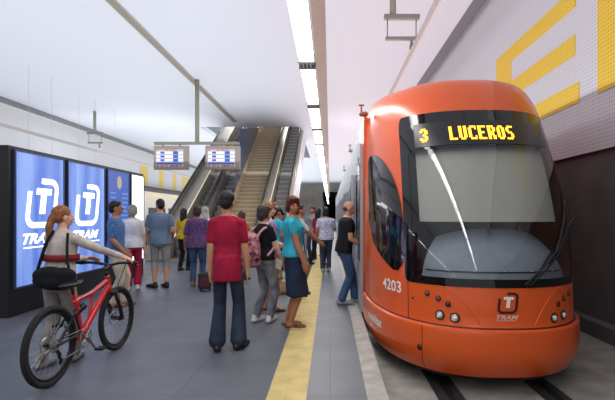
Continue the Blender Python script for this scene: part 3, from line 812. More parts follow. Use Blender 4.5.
def add_hand(mb, w, d, side, n, curl, s=1):
    # w wrist, d direction, side towards the thumb, n palm normal
    d = d.normalized(); side = (side-d*side.dot(d)).normalized(); n = d.cross(side).normalized()*(1 if n.dot(d.cross(side)) > 0 else -1)
    M = Matrix((side, d, n)).transposed()
    mb.ell(w+d*.048, (.041, .056, .017), M, seg=14, rows=8); mb.cap(w-d*.02, w+d*.03, .026, .027, 10)
    for k, (q, L) in enumerate(((.030, .072), (.010, .082), (-.010, .076), (-.029, .060))):
        b = w+d*.088+side*q; a1 = curl*.5
        p1 = b+(d*math.cos(a1)+n*math.sin(a1))*L*.5; a2 = curl*1.4; p2 = p1+(d*math.cos(a2)+n*math.sin(a2))*L*.5
        mb.cap(b-d*.02, p1, .0098, .009, 8, 2); mb.cap(p1, p2, .009, .0075, 8, 2)
    b = w+d*.025+side*.028; p1 = b+(side*.75+d*.7+n*.25).normalized()*.038; p2 = p1+(d*.9+side*.25+n*.4).normalized()*.03
    mb.cap(b, p1, .013, .011, 8, 2); mb.cap(p1, p2, .011, .009, 8, 2)
def person(x, y, H, face, label, skin=SK, hair=H_BLK, style='short', top=None, sleeve=.55, hem=.90, bottom=None, blen=.06, skirt=False, shoe=None,
           L=(-.235, .05, .84), R=(.235, .05, .84), feet=((-.09, 0), (.09, 0)), toe=(0, 0), lean=0, yaw=0, nod=0, w=1, fem=False, lod=1, curl=.6, eb=(0, -1, 0), heel=0, group='people on the platform', zbase=0, sandal=False, flare=0):
    root = empty('person', (x, y, zbase), math.radians(face)); k = H/1.72
    root.scale = (k, k, k)
    tag(root, label, 'person', group)
    vox = {2: .0075, 1: .010, 0: .014}[lod]; cv = {2: .011, 1: .013, 0: .016}[lod]
    la = math.radians(lean); P0 = Vector((0, 0, .95)); RL = Matrix.Rotation(-la, 3, 'X')
    T = lambda p: P0+RL@(Vector(p)-P0)
    hc = Vector((0, 0, 1.50)); RH = Matrix.Rotation(math.radians(yaw), 3, 'Z')@Matrix.Rotation(-math.radians(nod), 3, 'X')
    def TH(p): return T(hc)+RH@(Vector(p)-hc)
    body = MB(); seg = 20
    hipw = .176 if fem else .165; wst = .132 if fem else .15; sh = .155 if fem else .178
    secs = [(.84, hipw*.75, .09, 0, 0), (.90, hipw*.97, .108, 0, -.01), (.96, hipw, .112, 0, -.008), (1.04, (hipw+wst)/2, .10, 0, .0), (1.12, wst, .092, 0, .005), (1.22, wst*1.06, .100, 0, .006),
            (1.32, .158*(.95 if fem else 1.05), .108, 0, 0), (1.39, .142, .092, 0, -.008), (1.44, .095, .068, 0, -.012), (1.47, .06, .055, 0, -.008)]
    secs = [(a, b*w, c_*(.5+.5*w), d, e) for a, b, c_, d, e in secs]
    body.loft(secs, seg, T)
    body.cap(T((0, -.012, 1.42)), TH((0, .0, 1.56)), .058 if not fem else .052, .052 if not fem else .046)
    # head
    body.ell(TH((0, -.012, 1.625)), (.074, .092, .096), RH, 18, 12)
    body.ell(TH((0, .024, 1.575)), (.058, .064, .078), RH, 16, 10)
    body.ell(TH((0, .052, 1.522)), (.030, .030, .022), RH, 12, 8)
    body.cap(TH((0, .082, 1.615)), TH((0, .108, 1.578)), .010, .015, 8); body.ell(TH((0, .088, 1.545)), (.024, .012, .011), RH, 10, 6)
    for q in (-1, 1):
        body.ell(TH((q*.076, -.005, 1.592)), (.010, .022, .032), RH, 10, 8); body.ell(TH((q*.036, .060, 1.578)), (.024, .02, .022), RH, 10, 6)
    arms = []
    for q, tgt in ((-1, L), (1, R)):
        s0 = T((q*sh*(.4+.6*w), -.01, 1.372)); hint = Vector((q*.35+eb[0], eb[1], -.35+eb[2]))
        e, wr = ik(s0, tgt, .275, .245, hint)
        body.cap(T((q*.06, -.012, 1.42)), s0, .045, .052); body.cap(s0, e, .052*(.5+.5*w), .041); body.cap(e, e+(wr-e)*.3, .041, .041); body.cap(e+(wr-e)*.3, wr, .041, .027)
        d = (wr-e).normalized()
        dd = (d+Vector((0, 0, -.25 if wr.z < 1.0 and d.z < -.3 else 0))).normalized()
        side = Vector((0, 1, 0)) if abs(d.y) < .8 else Vector((-q*1.0, 0, .6))
        add_hand(body, wr, dd, side, Vector((-q, 0, 0)) if abs(d.y) < .8 else Vector((0, 0, -1)), curl)
        arms.append((s0, e, wr))
    legs = []
    for i, (q, ft) in enumerate(((-1, feet[0]), (1, feet[1]))):
        hp = Vector((q*.088*(.6+.4*w), -.005, .90)); kn, an = ik(hp, (ft[0], ft[1]-.02, .085+heel*i), .43, .42, (q*.05, 1, 0))
        body.cap(hp, kn, .083*(.4+.6*w), .052); body.cap(kn, kn+(an-kn)*.35-Vector((0, .012, 0)), .052, .054); body.cap(kn+(an-kn)*.35-Vector((0, .012, 0)), an, .054, .034)
        ta = math.radians(toe[i]); fd = Vector((math.sin(ta), math.cos(ta), 0))
        body.cap(an+Vector((0, 0, -.045))-fd*.03, an+fd*.10+Vector((0, 0, -.052)), .032, .028); body.cap(an+fd*.08+Vector((0, 0, -.055)), an+fd*.165+Vector((0, 0, -.06)), .030, .022)
        legs.append((hp, kn, an, fd))
    remesh(body, 'body', skin, root, vox, 2)
    # face details
    if lod:
        for q in (-1, 1):
            m = MB().ell(TH((q*.031, .078, 1.603)), (.011, .006, .0055), RH, 10, 6); m.build('eye', M_eye, root, True)
            m = MB().cap(TH((q*.018, .083, 1.622)), TH((q*.046, .072, 1.624)), .0042, .003, 6); m.build('eyebrow', hair, root, True)
        MB().ell(TH((0, .099, 1.546)), (.022, .006, .006), RH, 10, 6).build('lips', M_lip, root, True)
    # hair
    h = MB()
    if style == 'short':
        h.ell(TH((0, -.022, 1.645)), (.083, .094, .088), RH, 18, 12); h.ell(TH((0, -.055, 1.595)), (.072, .062, .075), RH, 16, 10); h.ell(TH((0, .03, 1.69)), (.06, .05, .03), RH)
    elif style == 'bald':
        h.ell(TH((0, -.062, 1.590)), (.068, .050, .045), RH, 18, 10)
    elif style == 'bob':
        h.ell(TH((0, -.02, 1.65)), (.092, .102, .092), RH, 18, 12); h.ell(TH((0, -.05, 1.58)), (.090, .072, .095), RH, 16, 10); h.ell(TH((0, .045, 1.685)), (.07, .045, .035), RH)
        for q in (-1, 1): h.ell(TH((q*.068, -.005, 1.60)), (.026, .045, .07), RH)
    elif style == 'curly':
        h.ell(TH((0, -.025, 1.645)), (.10, .10, .098), RH, 18, 12)
        rnd = random.Random(5)
        for i in range(34):
            a = rnd.uniform(0, 2*PI); b = rnd.uniform(-.5, 1.4)
            p = (.095*math.cos(b)*math.cos(a), -.03+.095*math.cos(b)*math.sin(a), 1.635+.095*math.sin(b))
            if p[1] > .02 and p[2] < 1.66: continue
            h.ell(TH(p), (.030, .030, .030), None, 10, 6)
    elif style == 'long':
        h.ell(TH((0, -.02, 1.645)), (.090, .102, .095), RH, 18, 12); h.cap(TH((0, -.055, 1.60)), TH((0, -.085, 1.40)), .085, .06)
        for q in (-1, 1): h.cap(TH((q*.07, -.02, 1.62)), TH((q*.075, -.05, 1.43)), .035, .03)
    elif style == 'ponytail':
        h.ell(TH((0, -.022, 1.645)), (.085, .097, .09), RH, 18, 12); h.ell(TH((0, -.045, 1.60)), (.080, .066, .07), RH, 16, 10)
        h.cap(TH((0, -.11, 1.60)), TH((0, -.135, 1.50)), .034, .040); h.cap(TH((0, -.135, 1.50)), TH((0, -.135, 1.26)), .040, .018)
    elif style == 'scarf':
        h.ell(TH((0, -.02, 1.64)), (.098, .108, .10), RH, 18, 12); h.cap(TH((0, -.03, 1.58)), TH((0, -.03, 1.44)), .09, .13)
    remesh(h, 'headscarf' if style == 'scarf' else 'hair', hair, root, .011 if lod else .014, 1)
    if top:
        t = MB(); o = .014
        ts = [s_ for s_ in secs if s_[0] < 1.45]
        out = []
        for a, b, c_, d, e in ts:
            if a < hem-.06: continue
            loose = .012 if 1.0 < a < 1.3 else .004
            out.append((a, b+o+loose, c_+o+loose+(.014 if fem and 1.24 < a < 1.36 else 0), d, e+(.010 if fem and 1.24 < a < 1.36 else 0)))
        out = [(hem, hipw*w+.030, .142, 0, -.010), (max(hem+.04, .93), hipw*w+.026, .142, 0, -.012), (1.01, hipw*w*.96+.024, .136, 0, -.008)]+[q for q in out if q[0] > max(hem+.06, 1.03)]
        out[-1] = (1.455, .080*w, .070, 0, -.012)
        t.loft(out, 24, T)
        for (s0, e, wr), q in zip(arms, (-1, 1)):
            t.cap(T((q*.055, -.014, 1.415)), s0, .050, .055)
            if sleeve <= 1:
                t.cap(s0, s0+(e-s0)*sleeve, .057*(.5+.5*w), .056)
            else: t.cap(s0, e, .060, .047); t.cap(e, wr+(e-wr)*.12*(2-sleeve+.3), .047, .034)
        # folds
        rnd = random.Random(int(abs(x*100)+abs(y*10)))
        for i in range(8):
            a = rnd.uniform(-PI, PI); z = rnd.uniform(hem+.05, 1.25); R_ = .155*w
            p = Vector((R_*math.cos(a), .102*math.sin(a), z)); t.cap(T(p), T(p+Vector((.05*math.sin(a), -.02*math.cos(a), rnd.uniform(-.04, .08)))), .016, .012, 8)
        remesh(t, 'shirt', top, root, cv, 2)
    if bottom and not skirt:
        t = MB(); o = .016
        t.loft([(.80, hipw*.86*w, .10, 0, -.005), (.88, hipw*w+.012, .122, 0, -.008), (.96, hipw*w+.014, .124, 0, -.006), (1.02, hipw*w*.96, .112, 0, 0)], 24)
        for (hp, kn, an, fd) in legs:
            t.cap(hp, kn, .094*(.4+.6*w), .070)
            if blen < .4:
                end = kn+(an-kn)*(1-(blen-.03)/.47*1.0); t.cap(kn, kn+(end-kn)*.5, .070, .066+flare*.4); t.cap(kn+(end-kn)*.5, end, .066+flare*.4, .062+flare)
                for f_ in (.25, .7, .92): p = kn+(end-kn)*f_; t.cap(p+Vector((-.05, .02, -.012)), p+Vector((.05, .01, .012)), .024, .022, 8)
            elif blen < .6: t.cap(kn, kn+(an-kn)*(.47-blen+.05)/.4, .078, .076)
        remesh(t, 'trousers' if blen < .3 else 'shorts', bottom, root, cv, 2)
    if skirt:
        t = MB(); cy = (legs[0][1].y+legs[1][1].y)/2; n_ = 36
        R_ = []
        for z, rx, ry in ((1.04, hipw*.9, .112), (.96, hipw+.012, .125), (.86, hipw+.016, .13), (.7, hipw+.016, .135), (blen+.03, hipw+.028, .145), (blen, hipw+.036, .15)):
            f_ = (1.0-z)/.5; R_.append([Vector(((rx+.008*f_*math.sin(6*a))*w*math.cos(a), cy*f_*.6+(ry+.010*f_*math.cos(7*a))*math.sin(a), z+(.008*math.sin(5*a) if z <= blen+.03 else 0))) for a in [2*PI*i/n_ for i in range(n_)]])
        t.rings(R_); t.build('skirt', bottom, root, True)
    for (hp, kn, an, fd) in legs:
        t = MB(); up = Vector((0, 0, 1)); sd = fd.cross(up)
        if sandal:
            sole = MB()
            t.cap(an-fd*.045+up*-.070, an+fd*.165-up*.072, .036, .034); t.cap(an+fd*.055-up*.035-sd*.03, an+fd*.055-up*.035+sd*.03, .030, .030); t.cap(an+fd*.12-up*.055-sd*.02, an+fd*.12-up*.055+sd*.02, .028, .028)
        else:
            t.cap(an-fd*.045-up*.045, an+fd*.08-up*.045, .043, .044); t.cap(an+fd*.08-up*.048, an+fd*.185-up*.052, .044, .032); t.cap(an-fd*.03-up*.0, an-up*.03, .042, .044)
        for v_i, v_ in enumerate(t.v):
            if v_[2] < .004+heel: t.v[v_i] = (v_[0], v_[1], max(v_[2], .004))
        remesh(t, 'sandal' if sandal else 'shoe', shoe, root, .009 if lod else .012, 1)
    return root, arms, TH, T
C_red = cloth('tee_crimson', (166, 30, 62)); C_jean = cloth('jeans_dark', (52, 62, 80), (38, 46, 60), 6); C_jblue = cloth('jeans_blue', (70, 92, 128), (48, 66, 100), 5)
C_jgrey = cloth('jeans_grey', (142, 144, 150), (88, 90, 98), 7); C_blk = cloth('cloth_black', (26, 26, 30)); C_teal = cloth('cloth_teal', (56, 178, 204)); C_navy = cloth('cloth_navy', (42, 54, 78))
C_beige = cloth('cloth_beige', (198, 186, 168)); C_cream = cloth('cloth_cream', (208, 198, 190)); C_whi = cloth('cloth_white', (226, 226, 232)); C_crims = cloth('trousers_crimson', (178, 34, 66))
C_bgrey = cloth('shirt_bluegrey', (112, 132, 156)); C_khaki = cloth('shorts_khaki', (162, 164, 160)); C_yel = cloth('top_yellow', (206, 178, 44)); C_lav = cloth('top_lavender', (168, 150, 190), (120, 100, 150), 18)
C_darkred = cloth('top_darkred', (150, 34, 44)); C_tgrey = cloth('trousers_grey', (150, 144, 138)); C_orange = cloth('top_orange', (188, 84, 60))
C_purp = cloth('top_purple', (118, 84, 128), (60, 44, 84), 45, (1, 1, 1)); C_pat = cloth('top_patterned', (216, 214, 226), (128, 136, 172), 26, (1, 1, 1)); C_skp = cloth('skirt_patterned', (196, 176, 120), (60, 60, 50), 22, (1, 1, .6))
M_shB = mat('shoe_black', (22, 22, 24), .5); M_shW = mat('shoe_white', (206, 204, 202), .6); M_shBr = mat('shoe_brown', (124, 78, 50), .6); M_shG = mat('shoe_grey', (140, 140, 142), .6)
def striped(name, c1, c2, scale, axis='X'):
    m = mat(name, c1, .85, spec=.2); nt = m.node_tree; b = nt.nodes['Principled BSDF']
    tc = nt.nodes.new('ShaderNodeTexCoord'); wv = nt.nodes.new('ShaderNodeTexWave'); wv.bands_direction = axis; wv.inputs['Scale'].default_value = scale
    r = nt.nodes.new('ShaderNodeValToRGB'); r.color_ramp.elements[0].color = rgb(*c1); r.color_ramp.elements[1].color = rgb(*c2)
    r.color_ramp.elements[0].position = .45; r.color_ramp.elements[1].position = .55
    nt.links.new(tc.outputs['Object'], wv.inputs[0]); nt.links.new(wv.outputs[1], r.inputs[0]); nt.links.new(r.outputs[0], b.inputs['Base Color']); return m
def plaid():
    m = mat('shirt_plaid', (58, 92, 150), .85, spec=.2); nt = m.node_tree; b = nt.nodes['Principled BSDF']
    tc = nt.nodes.new('ShaderNodeTexCoord'); acc = None
    for ax in 'XZ':
        wv = nt.nodes.new('ShaderNodeTexWave'); wv.bands_direction = ax; wv.inputs['Scale'].default_value = 14; nt.links.new(tc.outputs['Object'], wv.inputs[0])
        if acc is None: acc = wv.outputs[1]
        else:
            a = nt.nodes.new('ShaderNodeMath'); a.operation = 'MAXIMUM'; nt.links.new(acc, a.inputs[0]); nt.links.new(wv.outputs[1], a.inputs[1]); acc = a.outputs[0]
    r = nt.nodes.new('ShaderNodeValToRGB'); r.color_ramp.elements[0].color = rgb(44, 82, 140); r.color_ramp.elements[1].color = rgb(96, 130, 180)
    r.color_ramp.elements[0].position = .6; r.color_ramp.elements[1].position = .9
    nt.links.new(acc, r.inputs[0]); nt.links.new(r.outputs[0], b.inputs['Base Color']); return m
C_plaid = plaid(); C_stripe = striped('shirt_striped', (70, 92, 120), (206, 204, 206), 9)

person(-1.12, 5.02, 1.73, 2, 'young man in a crimson t-shirt and dark jeans seen from behind', SK, H_BLK, 'short', C_red, .66, .75, C_jean, .06, shoe=M_shB,
       L=(-.19, .02, .80), R=(.215, .05, .79), feet=((-.10, -.03), (.12, .03)), toe=(-12, 22), w=.78, lod=2, flare=.03, yaw=-6)
person(-.49, 6.08, 1.71, -88, 'woman with short red hair in a turquoise top and navy skirt', SKT, H_RED, 'bob', C_teal, .45, .93, C_navy, .42, True, M_shBr,
       L=(-.22, .06, .82), R=(.20, .17, .80), feet=((-.07, -.06), (.07, .0)), toe=(-5, 6), fem=True, lod=2, sandal=True, w=1.12, yaw=-64, nod=4)
person(-.90, 6.32, 1.60, -50, 'dark haired woman in a black t-shirt and grey jeans carrying a pink backpack', SKP, H_DRK, 'bob', C_blk, .55, .93, C_jgrey, .06, shoe=M_shW,
       L=(-.20, .12, .88), R=(.20, .20, .88), feet=((-.08, -.08), (.08, .06)), toe=(-20, -30), fem=True, lod=2, yaw=-8, w=1.06)
person(-.94, 7.05, 1.66, -60, 'blond curly woman in lavender, behind the backpack carrier', SKP, H_BLD, 'curly', C_lav, .5, .80, C_skp, .52, True, M_shBr,
       L=(-.14, .25, 1.05), R=(.20, .2, 1.0), feet=((-.11, .0), (.15, .05)), fem=True, lod=1, sandal=True, yaw=-10)
person(.24, 7.62, 1.70, -78, 'balding man in a black t-shirt and jeans at the tram door', SK, hairm('hair_cropped', (112, 88, 74)), 'bald', C_blk, .55, .86, C_jblue, .06, shoe=M_shG,
       L=(-.20, .34, 1.02), R=(.20, .25, .97), feet=((-.08, .22), (.10, -.06)), toe=(0, 0), w=1.3, lod=2, lean=6, nod=12, flare=.008)
wx, wy = -2.64, 4.48
person(wx, wy, 1.56, -14, 'ginger ponytail woman in a white long-sleeved top walking a bike', SKP, H_GIN, 'ponytail', C_cream, 1.9, .90, C_tgrey, .06, shoe=M_shG,
       L=(-.02, .40, 1.12), R=(.52, .42, 1.13), feet=((-.12, -.10), (.02, .22)), toe=(0, -20), fem=True, lod=2, lean=6, yaw=-28, eb=(.2, -.3, -.6))
person(-3.42, 7.35, 1.69, -72, 'man with glasses in a blue checked shirt and beige trousers', SKT, H_BLK, 'short', C_plaid, .75, .86, C_beige, .06, shoe=M_shBr,
       L=(-.22, .12, .92), R=(.22, .14, .92), feet=((-.09, .10), (.10, -.04)), w=1.15, lod=1, flare=.02, yaw=6)
person(-3.86, 9.0, 1.66, 18, 'grey haired woman in a white blouse and crimson trousers', SKP, H_GRY, 'bob', C_whi, .8, .86, C_crims, .08, shoe=M_shW,
       L=(-.20, .2, 1.05), R=(.22, .05, .85), feet=((-.08, -.05), (.09, .05)), fem=True, lod=1, w=1.05, flare=.012)
person(-3.44, 9.3, 1.79, 14, 'man in a blue-grey shirt and pale cargo shorts seen from behind', SK, H_BLK, 'short', C_bgrey, .6, .84, C_khaki, .34, shoe=M_shB,
       L=(-.30, .02, .85), R=(.22, .15, .95), feet=((-.10, 0), (.12, .0)), toe=(-50, -30), w=1.1, lod=1, yaw=30)
person(-3.87, 12.2, 1.64, -15, 'long haired woman in a yellow top by the escalator foot', SK, H_BLK, 'long', C_yel, .5, .88, C_blk, .06, shoe=M_shB, feet=((-.07, -.08), (.08, .08)), fem=True, lod=0, L=(-.22, .1, .9), R=(.22, .12, .95))
person(-2.74, 9.5, 1.66, 6, 'brown haired woman in a purple patterned blouse and blue jeans', SKT, H_BRN, 'bob', C_purp, .9, .82, C_jblue, .06, shoe=M_shBr, fem=True, lod=1, w=1.2, L=(-.27, .05, .88), R=(.27, .05, .85))
person(-2.98, 11.0, 1.66, -20, 'person in a pale headscarf standing past the purple blouse', SKP, H_WHT, 'scarf', C_whi, 1.8, .6, C_whi, .1, True, M_shB, fem=True, lod=0)
person(-2.30, 9.9, 1.60, 20, 'fair haired woman mostly hidden by the crimson t-shirt', SKP, H_BLD, 'bob', C_beige, .6, .85, C_jblue, .06, shoe=M_shG, fem=True, lod=0, yaw=20)
person(-1.98, 10.4, 1.55, -30, 'auburn haired woman in an orange top behind the pink backpack', SKT, H_BRN, 'long', C_orange, .4, .88, C_navy, .06, shoe=M_shB, fem=True, lod=0)
person(-1.13, 9.8, 1.63, -50, 'dark haired person in a teal shirt and navy shorts', SKT, H_BLK, 'short', C_teal, .6, .86, C_navy, .40, shoe=M_shB, lod=0, L=(-.2, .2, 1.0), R=(.22, .12, .9))
person(-.56, 8.5, 1.66, -70, 'man in a striped shirt beside the turquoise top', SKT, H_DRK, 'short', C_stripe, .6, .84, C_tgrey, .06, shoe=M_shBr, lod=0, L=(-.16, .42, 1.0), R=(.18, .38, .98), curl=.9)
person(-.36, 13.5, 1.66, -40, 'dark haired woman in a dark red top and black trousers', SK, H_BLK, 'long', C_darkred, .9, .90, C_blk, .06, shoe=M_shB, feet=((-.22, -.1), (.18, .1)), fem=True, lod=0, L=(-.2, .35, 1.2), R=(.25, .15, .95), lean=4)
person(-.10, 11.9, 1.66, 8, 'dark haired person in a pale patterned top and jeans on the yellow strip', SKT, H_BLK, 'bob', C_pat, .6, .86, C_jean, .06, shoe=M_shG, feet=((-.10, -.08), (.08, .05)), lod=0, w=1.15, L=(-.25, .1, .9), R=(.2, .3, 1.1))
person(-.58, 15.2, 1.74, 160, 'man facing the viewer in the middle of the far crowd', SKT, H_BLK, 'short', C_jgrey, .6, .86, C_jean, .06, shoe=M_shB, lod=0)
person(-.20, 16.4, 1.60, 60, 'distant woman in black beside the tram door crowd', SKT, H_BLK, 'bob', C_blk, .6, .86, C_jean, .06, shoe=M_shB, lod=0, fem=True)
person(-2.02, 16.9, 1.66, 175, 'man in dark clothes riding on the lower steps of the escalator', SKT, H_BLK, 'short', C_blk, .9, .86, C_blk, .06, shoe=M_shB, lod=0, zbase=.36, L=(-.35, .1, 1.0))

# ---------------------------------------------------------------- things people carry or put down
# pink backpack
C_pink = cloth('backpack_pink', (206, 140, 148), (64, 22, 36), 14, (1, 1, 1)); C_strap = cloth('strap_pink', (206, 150, 156))
bp = empty('backpack', (-1.08, 6.13, .78), math.radians(-44)); bp.scale = (1.08, 1.1, 1.1)
m = MB().loft([(0, .13, .085, 0, 0), (.03, .175, .115, 0, 0), (.12, .19, .13, 0, -.01), (.25, .17, .12, 0, 0), (.36, .13, .09, 0, .02), (.41, .07, .05, 0, .03)], 24); remesh(m, 'pack', C_pink, bp, .012, 2)
m = MB().loft([(.03, .11, .05, 0, -.10), (.12, .125, .055, 0, -.11), (.19, .10, .04, 0, -.10)], 20); remesh(m, 'front_pocket', C_pink, bp, .011, 1)
m = MB().cap((-.10, -.145, .20), (.10, -.145, .20), .006); m.build('zip', M_shBr, bp)
for q in (-.09, .10): MB().path([(q, .04, .34), (q*1.05, .09, .42), (q*1.1, .15, .468), (q*1.15, .21, .475), (q*1.2, .265, .44), (q*1.3, .29, .34), (q*1.6, .26, .22), (q*1.7, .16, .14)], .016, 8).build('strap', C_strap, bp, True)
tag(bp, 'pink and maroon patterned backpack on the black t-shirt woman', 'backpack')
# black shoulder bag of the cyclist
sb = empty('shoulder_bag', (wx+.07, wy-.185, .75), math.radians(-14))
m = MB(); prof = []
m.ell((0, .0, .10), (.25, .085, .085)); m.ell((-.05, 0, .15), (.20, .075, .09)); m.ell((.10, 0, .16), (.13, .075, .075)); remesh(m, 'pouch', C_blk, sb, .012, 2)
MB().path([(-.21, .0, .16), (-.19, .03, .30), (-.15, .05, .45), (-.12, .10, .56)], .015, 8).build('strap', C_blk, sb, True)
MB().path([(.17, -.0, .18), (.12, .02, .30), (.09, .05, .42), (.05, .10, .54)], .012, 8).build('strap', C_blk, sb, True)
tag(sb, 'black shoulder bag hanging behind the ginger ponytail woman', 'bag')
C_rband = cloth('band_red', (150, 46, 54))
jk = MB(); jk.loft([(1.09, .190, .150, 0, 0), (1.15, .195, .152, 0, 0)], 24)
j = jk.build('waist_wrap', C_rband, None, True); j.location = (wx+.01, wy+.02, -.03); j.rotation_euler = (0, 0, math.radians(-14)); j.scale = (.93, .95, .97)
tag(j, 'red band tied round the back of the white top', 'strap')
# dark wheeled case
cs = empty('suitcase', (-2.42, 8.9, 0), math.radians(10))
C_case = mat('case_dark', (44, 26, 34), .6)
MB().box(-.12, .12, -.12, .12, .05, .36).build('shell', C_case, cs, bevel=.03)
MB().box(-.09, .09, -.135, -.115, .10, .26).build('front_pocket', mat('case_maroon', (78, 24, 36), .6), cs, bevel=.01)
for q in (-.09, .09): MB().cyl((q-.015, .08, .03), (q+.015, .08, .03), .03).build('wheel', M_black, cs, True)
h_ = MB()
for q in (-.06, .06): h_.cyl((q, .09, .34), (q, .09, .78), .007)
h_.cap((-.06, .09, .78), (.06, .09, .78), .012); h_.build('handle', M_black, cs)
tag(cs, 'small dark wheeled case next to the purple blouse woman', 'suitcase')
# woven bag on the floor
M_wick = mat('wicker', (184, 156, 116), .8, noise=.3, nscale=60, bump=.5, bscale=80)
bk = empty('woven_bag', (-1.02, 8.6, 0), math.radians(-10))
MB().loft([(0, .22, .10, 0, 0), (.05, .25, .12, 0, 0), (.24, .27, .12, 0, 0), (.25, .25, .10, 0, 0)], 24).build('basket', M_wick, bk, True)
for q in (-.07, .07): MB().torus((0, q, .22), (0, 1, 0), .11, .009, 20, 6, 0, PI).build('handle', M_wick, bk, True)
for ch in bk.children:
    if ch.name.startswith('handle'): ch.rotation_euler = (0, 0, 0)
tag(bk, 'beige woven bag on the floor behind the turquoise top woman', 'bag')
# papers in a hand
pp = MB().box(-.05, .05, -.004, .004, -.07, .07).build('folded_paper', M_white, None); pp.location = (-.70, 6.28, .80); pp.rotation_euler = (.2, .3, -.5)
tag(pp, 'folded white paper held by the black t-shirt woman', 'paper')
# glasses on the checked shirt man are a child
for o in list(bpy.data.objects):
    if o.name.startswith('person') and 'glasses' in o.get('label', ''):
        RHg = Matrix.Rotation(math.radians(6), 3, 'Z'); hc = Vector((0, 0, 1.5)); TG = lambda p: hc+RHg@(Vector(p)-hc)
        m = MB()
        for q in (-1, 1): m.torus(TG((q*.033, .100, 1.60)), RHg@Vector((0, 1, 0)), .021, .0025, 20, 6); m.cap(TG((q*.055, .098, 1.605)), TG((q*.083, -.0, 1.605)), .0025, seg=6)
        m.cap(TG((-.012, .102, 1.603)), TG((.012, .102, 1.603)), .0025, seg=6); m.build('glasses', M_black, o, True)

# ---------------------------------------------------------------- mountain bike
M_bred = mat('frame_red', (206, 28, 34), .3, spec=.6, coat=.5); M_tyre = mat('tyre', (26, 25, 26), .8, bump=.6, bscale=120); M_rim = mat('rim_dark', (44, 44, 48), .35, metal=.5)
ang = math.atan2(5.03-3.95, -2.33+2.40)
bike = empty('bicycle', (-2.40, 3.95, 0), ang)               # local x forward, z up
R_ = .345; WB = 1.085
def wheel(x, turn=0):
    t_ = MB().torus((x, 0, R_), (0, 1, 0), R_-.027, .027, 56, 10).build('wheel', M_tyre, bike, True)
    MB().torus((x, 0, R_), (0, 1, 0), R_-.062, .013, 48, 8).build('rim', M_rim, t_, True)
    sp = MB()
    for k in range(28):
        a = 2*PI*k/28; b = a+(.35 if k % 2 else -.35); y_ = .025 if k % 4 < 2 else -.025
        sp.cyl((x+.022*math.cos(b), y_, R_+.022*math.sin(b)), (x+(R_-.068)*math.cos(a), 0, R_+(R_-.068)*math.sin(a)), .0013, seg=5)
    sp.build('spokes', M_alu, t_)
    MB().cyl((x, -.05, R_), (x, .05, R_), .022).cyl((x, -.035, R_), (x, -.028, R_), .032).cyl((x, .028, R_), (x, .035, R_), .032).build('hub', M_black, t_, True)
    MB().torus((x, .045, R_), (0, 1, 0), .065, .009, 28, 4).build('brake_disc', M_steel, t_)
    return t_
wheel(0); wheel(WB)
BB = (.42, 0, .31); HT = (.885, 0, .82); HB = (.935, 0, .67); ST = (.33, 0, .80); 
fr = MB(); fr.cap(HT, HB, .026); fr.cap((.90, 0, .72), (.46, 0, .34), .028, .032); fr.cap((.89, 0, .78), (.62, 0, .70), .026, .022); fr.cap((.62, 0, .70), (.34, 0, .66), .022, .024)
fr.cap((.36, 0, .66), (.44, 0, .32), .022, .024); fr.cap((.62, 0, .69), (.56, 0, .44), .016); fr.cyl((.42, -.045, .31), (.42, .045, .31), .03); fr.cap((.36, 0, .62), (.32, 0, .73), .019)
fr.build('frame', M_bred, bike, True)
sa = MB()
for q in (-.055, .055):
    sa.cap((0, q, R_), (.36, q*.7, .36), .012, .014).cap((0, q, R_), (.30, q*.5, .56), .010).cap((.30, q*.5, .56), (.36, q*.7, .38), .010)
sa.build('swing_arm', M_black, bike, True)
sk = MB().cap((.32, 0, .545), (.50, 0, .60), .014); sk.build('shock', M_steel, bike, True)
spg = MB()
for k in range(6): spg.torus((.36+.023*k, 0, .558+.0075*k), (.92, 0, .3), .026, .006, 14, 6)
spg.build('spring', M_black, bike, True)
fk = MB()
for q in (-.06, .06): fk.cap((.945, q, .63), (1.03, q, .47), .017).cap((1.03, q, .49), (WB, q, R_), .023, .018)
fk.box(.92, .975, -.07, .07, .625, .665).cap((.87, 0, .86), (.945, 0, .64), .018); fk.torus((1.035, 0, .50), (.5, 0, .86), .06, .012, 16, 6, -PI/2-1.3, -PI/2+1.3)
fk.build('fork', M_black, bike, True)
hb = MB(); hb.cap((.87, 0, .90), (.93, 0, .935), .02).path([(.86, -.33, .975), (.92, -.12, .965), (.935, 0, .935), (.92, .12, .965), (.86, .33, .975)], .014, 10)
hbo = hb.build('handlebar', M_black, bike, True)
for q in (-1, 1):
    MB().cap((.835, q*.34, .975), (.88, q*.23, .97), .019).build('grip', M_black, hbo, True)
    MB().path([(.90, q*.20, .965), (.96, q*.22, .955), (.93, q*.32, .945)], .006, 6).build('brake_lever', M_steel, hbo, True)
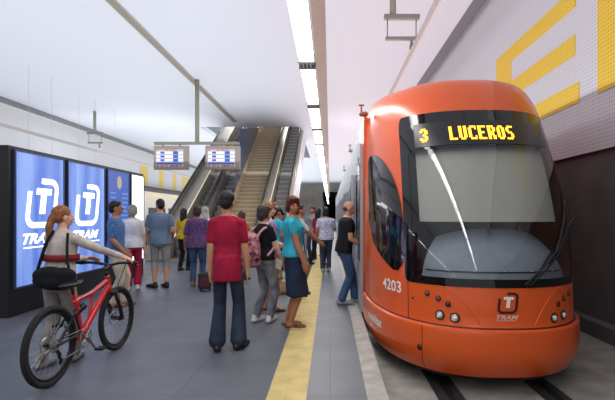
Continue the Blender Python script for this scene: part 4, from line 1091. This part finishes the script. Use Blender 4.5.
cb = MB(); cb.path([(.90, .2, .96), (1.02, .14, .93), (1.0, .02, .80), (.95, -.01, .70)], .004, 6).path([(.90, -.2, .96), (1.03, -.12, .92), (.99, -.06, .72), (1.02, -.07, .5)], .004, 6).path([(.9, -.02, .80), (.7, -.03, .72), (.40, -.03, .68), (.05, -.06, .36)], .004, 6)
cb.build('cable', M_black, bike, True)
sd = MB().ell((.27, 0, .83), (.14, .07, .03)).cap((.32, 0, .83), (.45, 0, .835), .03, .02); remesh(sd, 'saddle', M_black, bike, .01, 2)
MB().cyl((.325, 0, .70), (.285, 0, .83), .014).build('seat_post', M_black, bike, True)
cr_ = MB(); cr_.torus((.42, -.055, .31), (0, 1, 0), .088, .006, 36, 4).torus((.42, -.05, .31), (0, 1, 0), .060, .005, 30, 4)
for k in range(4): a = PI/4+k*PI/2; cr_.cap((.42, -.055, .31), (.42+.085*math.cos(a), -.055, .31+.085*math.sin(a)), .009, seg=6)
co = cr_.build('chainring', M_steel, bike, True)
for q, a in ((-1, -.9), (1, -.9+PI)):
    ex = .42+.17*math.cos(a); ez = .31+.17*math.sin(a); MB().cap((.42, q*.075, .31), (ex, q*.085, ez), .013, .010).build('crank', M_steel, bike, True)
    MB().box(ex-.045, ex+.045, q*.14-.04, q*.14+.04, ez-.012, ez+.012).build('pedal', M_black, bike, bevel=.005)
cs2 = MB()
for k in range(6): cs2.torus((0, -.035-.006*k, R_), (0, 1, 0), .055-.006*k, .003, 24, 4)
cs2.build('cassette', M_steel, bike, True)
MB().path([(.42, -.055, .398), (0, -.045, R_+.045)], .005, 6).path([(.40, -.055, .223), (.05, -.045, .20), (.03, -.045, .26), (0, -.045, R_-.045)], .005, 6).build('chain', M_steel, bike, True)
MB().cap((.01, -.06, .30), (.05, -.06, .20), .012).ell((.05, -.06, .20), (.03, .01, .03)).ell((.03, -.06, .26), (.025, .01, .025)).build('derailleur', M_black, bike, True)
tag(bike, 'red full-suspension mountain bike with black wheels', 'bicycle')

finish_jobs()
